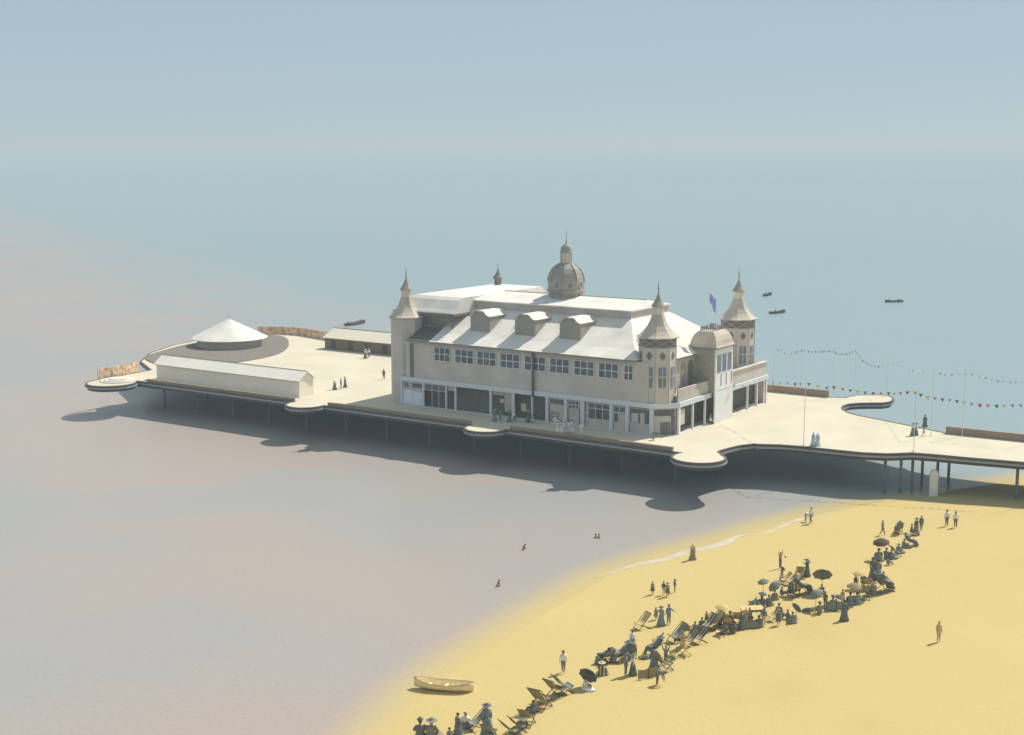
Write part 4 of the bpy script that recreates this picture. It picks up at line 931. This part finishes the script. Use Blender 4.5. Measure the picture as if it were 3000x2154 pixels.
# ---- people on the beach
BE = [
 ('E1', 1410, 338, 'holdl', 175, 1.02, 'sunhat:grey', 'jacket:blue', 'skirt:blue', 'woman in blue grey coat holding hands with a man on open sand'),
 ('E1', 1558, 322, 'hold', -170, 1.08, 'bowler:blue', 'jacket:blue', 'trousers:slate', 'man in blue grey suit holding hands with a woman on open sand'),
 ('E1', 1312, 238, 'stand', 140, .68, 'cap:blue', 'jacket:blue', 'frock:blue', 'small child in blue beside the couple holding hands'),
 ('E1', 215, 1075, 'sit', 120, 1.0, None, 'jacket:slate', 'skirt:grey', 'person in slate sitting at the left of the group above the dark parasol'),
 ('E1', 285, 1290, 'sit', 165, 1.25, 'sunhat:pale', 'blouse:stripe', 'skirt:stripe', 'woman in striped dress sitting on sand with her back turned'),
 ('E1', 860, 815, 'stand', 30, 1.05, None, 'jacket:white', 'skirt:slate', 'woman in pale top standing behind the leaning deck chair'),
 ('E1', 735, 1305, 'stand', 60, 1.08, 'boater:dark', 'jacket:slate', 'trousers:slate', 'man in dark suit facing a woman in white blouse'),
 ('E1', 870, 1290, 'stand', -80, 1.02, 'sunhat:dark', 'blouse:white', 'skirt:dark', 'woman in white blouse and dark skirt facing a man in dark suit'),
 ('E1', 1275, 1215, 'stand', 180, 1.25, None, 'jacket:slate', 'skirt:slate', 'tall woman in dark dress standing between the deck chairs'),
 ('E1', 1150, 975, 'lie', 100, 1.0, None, 'jacket:dark', 'trousers:slate', 'person in dark clothes lying on the sand left of the tall woman'),
 ('E1', 1500, 1090, 'wave', 10, .95, None, 'jacket:slate', 'trousers:dark', 'person with both arms raised behind the round tan deck chair'),
 ('E1', 1350, 1480, 'bend', 70, 1.15, None, 'jacket:slate', 'trousers:dark', 'person bending over at the nearest tan windbreak'),
 ('B1', 2140, 645, 'sit', 60, 1.05, None, 'blouse:white', 'skirt:white', 'person in white sitting under the dark scalloped parasol'),
 ('B1', 1890, 462, 'walk', 170, 1.12, 'cap:dark', 'jacket:white', 'trousers:slate', 'man in white shirt and dark trousers walking on open sand'),
 ('E6', 170, 1000, 'sit', 185, 1.75, 'bowler:grey', 'jacket:grey', 'trousers:slate', 'broad person in grey with round back at the bottom border'),
 ('E6', 350, 1010, 'sit', 170, 1.75, 'sunhat:olive', 'jacket:olive', 'skirt:olive', 'woman in olive with wide hat at the bottom border'),
 ('E6', 765, 1010, 'stand', -60, 1.2, None, 'jacket:grey', 'skirt:grey', 'slim person in grey cut by the bottom border'),
 ('E6', 640, 1010, 'sit', 60, 1.0, None, 'jacket:olive', 'trousers:olive', 'child low on the sand at the bottom border'),
 ('E6', 888, 815, 'sit', 175, 1.35, 'boater:pale', 'blouse:white', 'skirt:slate', 'woman in white blouse and dark skirt sitting upright near the bottom'),
 ('E6', 1225, 960, 'stand', -150, 1.45, 'sunhat:grey', 'jacket:slate', 'skirt:slate', 'tall woman in dark dress and hat near the bottom border'),
 ('E6', 1945, 590, 'sit', -70, 1.1, None, 'jacket:slate', 'trousers:slate', 'person in slate crouched between two pale deck chairs'),
 ('E6', 1800, 790, 'sit', 200, 1.05, None, 'blouse:white', 'skirt:grey', 'person with pale shoulders sitting by the lowest row of deck chairs'),
 ('E2', 460, 1225, 'stand', -40, .95, 'sunhat:dark', 'blouse:sand', 'skirt:sand', 'woman in sand-coloured dress and dark hood'),
 ('E2', 730, 830, 'sit', 150, 1.0, None, 'jacket:olive', 'skirt:olive', 'person hunched forward in olive at the left of the crowd'),
 ('E2', 880, 735, 'sit', 170, 1.0, None, 'jacket:olive', 'skirt:olive', 'person in olive sitting above the striped awning'),
 ('E2', 860, 885, 'sit', 160, 1.05, None, 'jacket:dark', 'skirt:olive', 'person in dark clothes sitting behind the striped awning'),
 ('E2', 980, 640, 'stand', 10, .62, None, 'costume:sand', 'frock:dark', 'small child playing above the crowd'),
 ('E2', 1270, 700, 'sit', 165, 1.1, None, 'jacket:olive', 'trousers:olive', 'person leaning back under the pale parasol'),
 ('E2', 1500, 660, 'sit', 180, 1.25, 'bowler:dark', 'jacket:dark', 'skirt:dark', 'broad dark person right of the pale parasol'),
 ('E2', 1375, 880, 'sit', 140, 1.1, None, 'jacket:dark', 'skirt:olive', 'dark person crouching below the pale parasol'),
 ('E2', 1595, 865, 'sit', 200, 1.15, None, 'jacket:dark', 'trousers:olive', 'dark person sitting left of the tall back'),
 ('E2', 1755, 790, 'stand', 180, .98, None, 'jacket:dark', 'skirt:dark', 'dark standing person with back turned at the left of the awning'),
 ('E2', 1850, 705, 'stand', 10, .98, 'sunhat:pale', 'blouse:sand', 'skirt:sand', 'woman in sand-coloured dress under the awning frame'),
 ('E2', 1930, 690, 'stand', 30, .95, None, 'jacket:olive', 'skirt:olive', 'woman in olive dress under the awning frame'),
 ('E2', 1990, 750, 'sit', 175, 1.15, None, 'jacket:olive', 'skirt:olive', 'person in wide olive dress at the front of the awning'),
 ('E2', 2130, 735, 'sit', 185, 1.2, None, 'jacket:dark', 'skirt:olive', 'dark heap of a person beside the man with the pole'),
 ('E2', 2195, 300, 'sit', 180, 1.3, None, 'jacket:dark', 'skirt:dark', 'dark person with small head right of the pointed tent'),
 ('E3', 360, 1345, 'stand', 170, .98, 'cap:dark', 'jacket:dark', 'trousers:pale', 'man in dark jacket and pale trousers facing away'),
 ('E3', 660, 285, 'wave', 40, 1.0, None, 'costume:dark', 'trousers:dark', 'man reaching up for a ball on the upper sand'),
 ('E3', 690, 520, 'stand', 100, .85, None, 'jacket:slate', 'skirt:pale', 'slight woman under the small tilted dark parasol'),
 ('E3', 1150, 430, 'carry', -80, 1.05, None, 'jacket:dark', 'skirt:dark', 'slim woman in dark dress holding up a parasol'),
 ('E3', 960, 690, 'sit', 170, 1.0, None, 'jacket:olive', 'skirt:olive', 'person in olive in the middle of the long dark row'),
 ('E3', 850, 720, 'sit', 150, 1.0, None, 'jacket:dark', 'skirt:dark', 'dark person at the left of the long dark row'),
 ('E3', 560, 860, 'sit', 175, 1.05, None, 'jacket:olive', 'skirt:olive', 'person in olive leaning under the tilted olive parasol'),
 ('E3', 455, 965, 'sit', 170, 1.15, None, 'jacket:olive', 'skirt:olive', 'hunched person in olive between tent and tilted parasol'),
 ('E3', 325, 1005, 'sit', 170, 1.1, None, 'jacket:dark', 'skirt:olive', 'person with round head just behind the awning corner'),
 ('E3', 700, 790, 'sit', 90, 1.0, None, 'jacket:dark', 'trousers:olive', 'narrow dark person left of the long dark row'),
 ('E3', 640, 1120, 'sit', 160, 1.1, 'bowler:olive', 'jacket:olive', 'skirt:olive', 'person in olive on a chair behind the standing child'),
 ('E3', 625, 1335, 'stand', 150, .82, None, 'jacket:dark', 'frock:dark', 'child in dark frock with bare legs standing'),
 ('E3', 790, 1210, 'sit', -90, .95, None, 'jacket:dark', 'trousers:dark', 'lean dark person sitting sideways near the tilted parasol'),
 ('E3', 885, 1285, 'sit', 180, 1.15, None, 'jacket:olive', 'skirt:olive', 'woman in wide olive skirt spread on the sand'),
 ('E3', 1420, 745, 'sit', 180, 1.0, None, 'jacket:dark', 'skirt:olive', 'dark person hidden under the large olive parasol'),
 ('E4', 180, 1110, 'lie', 110, 1.1, None, 'jacket:olive', 'trousers:tan', 'person lying with legs stretched left of the seated man in hat'),
 ('E4', 375, 1180, 'sit', 180, 1.3, 'boater:olive', 'jacket:olive', 'trousers:olive', 'seated man in wide-brimmed hat with broad back'),
 ('E4', 495, 1020, 'stand', 160, .85, 'bowler:dark', 'jacket:dark', 'trousers:dark', 'small man in dark suit right of the seated man in hat'),
 ('E4', 655, 1080, 'sit', -160, 1.5, 'boater:olive', 'jacket:olive', 'skirt:olive', 'big person in olive hat behind the wide windbreak'),
 ('E4', 870, 960, 'stand', 10, .82, 'bowler:dark', 'costume:sand', 'frock:pale', 'pale child in dark cap behind the wide windbreak'),
 ('E4', 910, 1320, 'stand', 185, 1.12, None, 'jacket:dark', 'skirt:dark', 'tall dark person standing in front of the wide windbreak'),
 ('E4', 1040, 965, 'sit', 175, 1.3, None, 'jacket:blue', 'skirt:blue', 'left of two people in blue grey under the pale tan parasol'),
 ('E4', 1180, 960, 'sit', 185, 1.3, None, 'jacket:blue', 'skirt:slate', 'right of two people in blue grey under the pale tan parasol'),
 ('E4', 1155, 625, 'stand', 20, .78, None, 'jacket:dark', 'frock:olive', 'child beneath the left side of the ring-shaped parasol'),
 ('E4', 1315, 640, 'stand', -20, .95, None, 'jacket:dark', 'trousers:dark', 'thin dark person beneath the right side of the ring-shaped parasol'),
 ('E4', 1530, 750, 'sit', 190, 1.3, 'sunhat:pale', 'jacket:olive', 'skirt:olive', 'woman in olive wearing a large round pale hat'),
 ('E4', 1535, 420, 'stand', 170, 1.3, 'boater:dark', 'jacket:dark', 'skirt:dark', 'tall dark woman in flat hat at the top of the right-hand group'),
 ('E4', 1645, 430, 'stand', 190, 1.2, None, 'jacket:olive', 'skirt:olive', 'tall slim person in olive right of the woman in flat hat'),
 ('E4', 1765, 470, 'sit', 120, 1.1, None, 'jacket:dark', 'skirt:dark', 'dark person sitting at the right of the two tall figures'),
 ('E5', 305, 735, 'walk', 60, .98, 'cap:dark', 'jacket:slate', 'trousers:slate', 'man in dark suit striding alone below the pier shadow'),
 ('E5', 885, 740, 'walk', 70, .78, None, 'jacket:dark', 'frock:dark', 'child in dark frock holding on to a woman'),
 ('E5', 975, 735, 'stand', 30, 1.15, 'sunhat:dark', 'jacket:dark', 'skirt:olive', 'woman in dark dress at the tip of the pier shadow'),
 ('E5', 1075, 640, 'stand', 10, 1.0, 'cap:dark', 'jacket:dark', 'trousers:dark', 'dark man half in the pier shadow'),
 ('E5', 1582, 555, 'stand', 190, 1.12, 'cap:dark', 'jacket:white', 'trousers:dark', 'man in white shirt, left of two near the right-hand pier shadow'),
 ('E5', 1755, 590, 'walk', 160, 1.12, 'cap:dark', 'jacket:white', 'trousers:dark', 'man in white shirt, right of two near the right-hand pier shadow'),
 ('E5', 225, 1245, 'sit', 170, 1.5, None, 'jacket:olive', 'skirt:slate', 'person in olive leaning beneath the brown parasol'),
 ('E5', 385, 1195, 'sit', 140, 1.25, 'cap:dark', 'jacket:slate', 'trousers:slate', 'person in dark cap right of the brown parasol'),
 ('E5', 425, 1325, 'sit', 100, .9, None, 'jacket:slate', 'trousers:slate', 'lowest slate person of the row leading up to the pier'),
 ('E5', 490, 1200, 'sit', 120, 1.1, None, 'jacket:slate', 'skirt:slate', 'slate person, second lowest of the row leading up to the pier'),
 ('E5', 630, 1090, 'sit', 120, 1.1, 'sunhat:slate', 'jacket:slate', 'skirt:slate', 'slate person in wide hat, middle of the row leading up to the pier'),
 ('E5', 745, 985, 'sit', 100, 1.1, None, 'jacket:slate', 'skirt:slate', 'uppermost slate person of the row leading up to the pier'),
 ('E7', 432, 436, 'stand', 20, 1.08, 'boater:sand', 'jacket:sand', 'trousers:sand', 'sand-coloured person standing alone on the right-hand beach'),
 ('B5', 640, 885, 'stand', 30, .80, 'boater:sand', 'costume:sand', 'frock:dark', 'child with dark skirt, leftmost of four paddling children'),
 ('B5', 738, 888, 'stand', 150, .80, 'cap:dark', 'jacket:dark', None, 'child in dark top, second from left of four paddling children'),
 ('B5', 772, 903, 'stand', -30, .82, 'sunhat:dark', 'costume:sand', 'frock:dark', 'child in dark hat, third from left of four paddling children'),
 ('B5', 836, 865, 'stand', 60, .78, 'cap:dark', 'jacket:dark', None, 'child in dark top, rightmost of four paddling children'),
 ('B5', 996, 575, 'stand', 10, 1.05, 'sunhat:pale', 'blouse:pale', 'skirt:tan', 'woman in tan dress paddling in the surf foam'),
 ('B5', 2000, 238, 'bend', 60, 1.0, None, 'jacket:white', 'trousers:tan', 'person in pale shirt stooping at the waterline below the pier'),
 ('B5', 2043, 255, 'walk', -60, 1.12, 'cap:dark', 'jacket:white', 'trousers:olive', 'person in white shirt striding at the waterline below the pier'),
]
for k, x, y, pz, rz, sc, hat, top, bot, lb in BE: person(onsand(k, x, y), pz, rz, sc, hat, top, bot, lb, 'people on the beach')
# deck chairs ; occupied ones get a sitter
DC = [
 ('E1', 340, 1040, -150, 'slate', 1.25, 'slate deck chair with a sitter, left of the group above the dark parasol', ('jacket:slate', 'skirt:slate', 'person with bare head in the left slate deck chair')),
 ('E1', 420, 1030, -160, 'slate', 1.2, 'slate deck chair with a sitter, right of the group above the dark parasol', ('jacket:slate', 'trousers:slate', 'person in the right slate deck chair above the dark parasol')),
 ('E1', 660, 1020, -70, 'slate', 1.45, 'slate deck chair leaning, seen from the side', ('jacket:slate', 'skirt:slate', 'person lounging in the side-on slate deck chair')),
 ('E1', 850, 945, 175, 'olive', 1.3, 'tan deck chair from behind next to the woman in pale top', ('jacket:slate', 'skirt:slate', 'person whose dark hair shows over the tan deck chair')),
 ('E1', 1270, 905, -80, 'tan', 1.4, 'tan deck chair above the lying person', ('jacket:slate', 'trousers:slate', 'person in slate seated in the tan deck chair above the lying person')),
 ('E1', 1350, 700, -100, 'tan', 1.0, 'small tan deck chair at the top of the group', None),
 ('E1', 1440, 1215, 130, 'tan', 1.6, 'round-backed tan deck chair right of the tall woman', None),
 ('E1', 1050, 400, -60, 'sand', 1.4, 'faint sand-coloured deck chair near the couple holding hands', None),
 ('E6', 1070, 840, -70, 'olive', 1.5, 'olive deck chair left of the tall woman near the bottom', None),
 ('E6', 1250, 1010, 160, 'olive', 1.4, 'olive deck chair at the bottom border behind the tall woman', None),
 ('E6', 1570, 980, 120, 'tan', 1.4, 'lowest tan deck chair of the row climbing from the bottom', None),
 ('E6', 1700, 900, 120, 'olive', 1.3, 'olive deck chair, second lowest of the row climbing from the bottom', None),
 ('E6', 1850, 790, 160, 'tan', 1.5, 'narrow tan deck chair in the row climbing from the bottom', None),
 ('E6', 2060, 525, 150, 'tan', 1.9, 'large tan deck chair below the walking man in white', None),
 ('B1', 1790, 735, 140, 'tan', 1.7, 'tan deck chair nearest the walking man in white', None),
 ('B1', 1880, 690, 120, 'slate', 1.6, 'slate deck chair leaning towards the walking man in white', None),
 ('E2', 330, 1060, -65, 'olive', 1.6, 'olive deck chair seen from the side at the left end of the crowd', None),
 ('E2', 550, 950, 170, 'tan', 1.2, 'tan deck chair with its back turned, left of the hunched person', None),
 ('E2', 290, 1405, -150, 'olive', 1.1, 'olive deck chair in front of the crowd, left of an empty frame', None),
 ('E2', 530, 1365, -120, 'sand', 1.0, 'pale empty deck chair frame in front of the crowd', None),
 ('E2', 640, 1130, -60, 'stripe', 1.3, 'striped deck chair, left of two close together', None),
 ('E2', 850, 1080, -60, 'stripe', 1.3, 'striped deck chair, right of two close together', None),
 ('E2', 1010, 820, -60, 'stripe', 1.5, 'striped deck chair leaning left of the pale parasol', None),
 ('E2', 1170, 770, -60, 'sand', 1.5, 'pale deck chair leaning just left of the pale parasol', None),
 ('E2', 1390, 690, 170, 'sand', 1.2, 'pale deck chair right under the pale parasol', None),
 ('E2', 1640, 695, 175, 'sand', 1.4, 'pale deck chair with back turned, left of the dark standing person', None),
 ('E2', 1470, 800, 165, 'sand', 1.3, 'pale deck chair in front of the broad dark person', None),
 ('E2', 1300, 930, -110, 'sand', 1.0, 'low pale deck chair at the front of the crowd', None),
 ('E3', 1030, 470, 170, 'tan', 1.4, 'tan deck chair near the slim woman holding a parasol', None),
 ('E3', 760, 560, -80, 'sand', 1.1, 'pale deck chair, left of three pale ones', None),
 ('E3', 860, 590, -80, 'sand', 1.1, 'pale deck chair, middle of three pale ones', None),
 ('E3', 980, 570, -80, 'sand', 1.2, 'pale deck chair, right of three pale ones', None),
 ('E3', 930, 800, 170, 'stripe', 1.4, 'striped deck chair in the long dark row', None),
 ('E3', 1060, 760, 110, 'olive', 1.7, 'olive deck chair reclining at the right of the long dark row', ('jacket:dark', 'skirt:dark', 'person reclining at the right of the long dark row')),
 ('E3', 555, 1245, -70, 'sand', 1.1, 'pale deck chair left of the standing child', None),
 ('E4', 1350, 850, 175, 'olive', 1.5, 'olive deck chair with its back turned beside the pale tan parasol', None),
 ('E4', 1410, 640, 150, 'sand', 1.2, 'pale deck chair left of the round pale hat', None),
 ('E4', 1480, 600, 150, 'sand', 1.1, 'pale folded deck chair touching the round pale hat', None),
 ('E4', 1760, 700, 125, 'olive', 1.9, 'big olive deck chair at the right end of the right-hand group', ('jacket:dark', 'skirt:dark', 'person in the big olive deck chair at the right end')),
 ('E5', 630, 700, 175, 'slate', 1.35, 'slate deck chair standing alone near the pier shadow', ('jacket:slate', 'skirt:slate', 'person sitting alone in the slate deck chair near the pier shadow')),
 ('E5', 860, 955, 100, 'slate', 1.3, 'slate deck chair under the half-closed parasol', ('jacket:slate', 'skirt:slate', 'person in the slate deck chair under the half-closed parasol')),
 ('E5', 560, 1160, 110, 'olive', 1.2, 'olive deck chair in the row leading up to the pier', None),
]
for k, x, y, rz, cl, sc, lb, sit in DC:
    q = onsand(k, x, y); deckchair(q, rz, cl, lb, sc)
    if sit: person(q, 'chair', rz, sc, None if 'bare' in sit[2] else 'sunhat:dark', sit[0], sit[1], sit[2], 'people on the beach')
# parasols
PS = [
 ('B1', 2165, 625, 'dark', 1.45, 1.05, 62, 150, 'dark scalloped parasol tipped towards the viewer, above a person in white'),
 ('E2', 1320, 705, 'sand', 2.1, .85, 6, 60, 'pale parasol standing over the left part of the crowd'),
 ('E3', 1150, 425, 'dark', 2.0, .55, 25, 90, 'small dark parasol held by the slim woman'),
 ('E3', 700, 520, 'dark', 1.75, .42, 50, 120, 'small tilted dark parasol over the slight woman'),
 ('E3', 345, 850, 'olive', 2.15, .75, 16, -60, 'olive parasol above the pointed tent, upper of two'),
 ('E3', 335, 905, 'dark', 1.2, .55, 8, 60, 'small dark parasol above the pointed tent, lower of two'),
 ('E3', 560, 850, 'olive', 1.75, .95, 42, -70, 'tilted olive parasol over a leaning person'),
 ('E3', 1425, 740, 'olive', 2.3, 1.25, 48, 170, 'large olive parasol standing alone right of the long dark row'),
 ('E3', 960, 1190, 'olive', 1.35, .75, 60, 120, 'tilted olive parasol behind the woman in wide skirt'),
 ('E4', 290, 1090, 'olive', 1.95, 1.0, 35, -80, 'olive parasol leaning left over the lying person'),
 ('E4', 785, 940, 'dark', 1.0, .5, 15, 20, 'little dark parasol behind the wide windbreak'),
 ('E4', 1120, 950, 'tan', 2.05, 1.0, 5, 60, 'pale tan parasol above the two people in blue grey'),
 ('E4', 1220, 630, 'sand', 1.9, .85, 5, 60, 'ring-shaped sandy parasol with dark rim over two slender people'),
 ('E5', 270, 1225, 'brown', 2.3, 1.15, 14, -40, 'brown parasol at the left end of the row leading up to the pier'),
 ('E5', 925, 960, 'tan', 1.7, .5, 35, 140, 'half-closed tan parasol at the top of the row leading up to the pier'),
]
for k, x, y, cl, h, s, tl, az, lb in PS:
    parasol(onsand(k, x, y), cl, lb, h, s, tl, az)
# windbreaks, tents, awning, balls, dog
windbreak(onsand('E1', 1175, 1345), 28, 2.1, .85, 'tan', 'tan windbreak beside the bending person', 3)
windbreak(onsand('E4', 740, 1105), 6, 1.9, .95, 'olive', 'wide olive windbreak in the middle of the right-hand crowd', 3)
windbreak(onsand('E2', 2010, 770), 14, 1.5, .7, 'olive', 'low olive windbreak at the front of the awning', 3)
tent(onsand('E3', 215, 1035), 15, 1.5, 1.15, 'olive', 'small pointed olive tent behind the awning')
aw = thing('awning', onsand('E2', 1985, 640), R(8), 'flat-topped canvas awning on thin posts over the crowd', 'awning')
for sx in (-.95, .95):
    for sy in (-.5, .5): MB().tube([(sx, sy, -.1), (sx, sy, 1.42)], .03, 5).build('post', M['darkwood'], aw)
mb = MB(); mb.loft([[(x, -.62, 1.40 - .06 * math.cos(x * 3) * .0), (x, .62, 1.44), (x, .62, 1.47), (x, -.62, 1.44)] for x in (-1.1, -.5, 0, .5, 1.1)]).build('canvas', M['c_sand'], aw)
mb = MB()
for i in range(9): mb.box(-1.1 + i * .2444, -1.1 + i * .2444 + .2, -.66, -.635, 1.26 - .06 * (i % 2), 1.45)
mb.build('valance', M['c_dark'], aw); 
def ball(p, r, m, lb): o = MB().lathe([(r * math.sin(math.pi * i / 8) + .001, r - r * math.cos(math.pi * i / 8)) for i in range(9)], 0, 0, 12).build('ball', M[m], None, True); o.location = p; tag(o, lb, 'ball', 'beach balls')
q = onsand('E3', 690, 285); q = q + Vector((.36, 0, 1.15)); ball(q, .11, 'c_dark', 'dark ball in the air beside the man reaching up')
ball(onsand('E4', 985, 1100), .15, 'c_dark', 'dark ball on the sand right of the tall dark person')
q = onsand('E2', 330, 1082); dg = thing('dog', q, R(95), 'small dark dog at the left end of the crowd', 'dog')
def dogmesh():
    pts = dict(a=(0, .22, .30, .075), b=(0, 0, .30, .085), c=(0, -.18, .31, .10), n=(0, -.30, .40, .06), h=(0, -.37, .46, .06), m=(0, -.47, .43, .03), t=(0, .33, .36, .022), t2=(0, .42, .45, .014))
    ed = [('b', 'a'), ('b', 'c'), ('c', 'n'), ('n', 'h'), ('h', 'm'), ('a', 't'), ('t', 't2')]
    for s, qx in (('l', .075), ('r', -.075)):
        pts['f' + s] = (qx, -.2, .24, .04); pts['fk' + s] = (qx, -.18, .13, .024); pts['ff' + s] = (qx, -.2, .02, .022); pts['ft' + s] = (qx, -.24, .015, .02)
        pts['g' + s] = (qx, .2, .25, .06); pts['gk' + s] = (qx, .14, .18, .035); pts['gh' + s] = (qx, .28, .11, .02); pts['gf' + s] = (qx, .25, .02, .022); pts['e' + s] = (qx * .6, -.36, .54, .018)
        ed += [('c', 'f' + s), ('f' + s, 'fk' + s), ('fk' + s, 'ff' + s), ('ff' + s, 'ft' + s), ('a', 'g' + s), ('g' + s, 'gk' + s), ('gk' + s, 'gh' + s), ('gh' + s, 'gf' + s), ('h', 'e' + s)]
    return skin_mesh({k: list(p) for k, p in pts.items()}, ed)
link('body', dogmesh(), M['hair'], dg)

# ------------------------------------------------------------------ sea air
hz = MB().box(-41000, 41000, -41000, 41000, -4, 46.5).build('haze', None); tag(hz, kind='stuff')
mh = bpy.data.materials.new('sea_haze'); mh.use_nodes = True; nt = mh.node_tree; nt.nodes.remove(nt.nodes['Principled BSDF'])
pv = nt.nodes.new('ShaderNodeVolumePrincipled'); pv.inputs['Color'].default_value = (.78, .90, .97, 1); pv.inputs['Density'].default_value = 4.2e-4
nt.links.new(pv.outputs[0], nt.nodes['Material Output'].inputs['Volume']); hz.data.materials.append(mh)
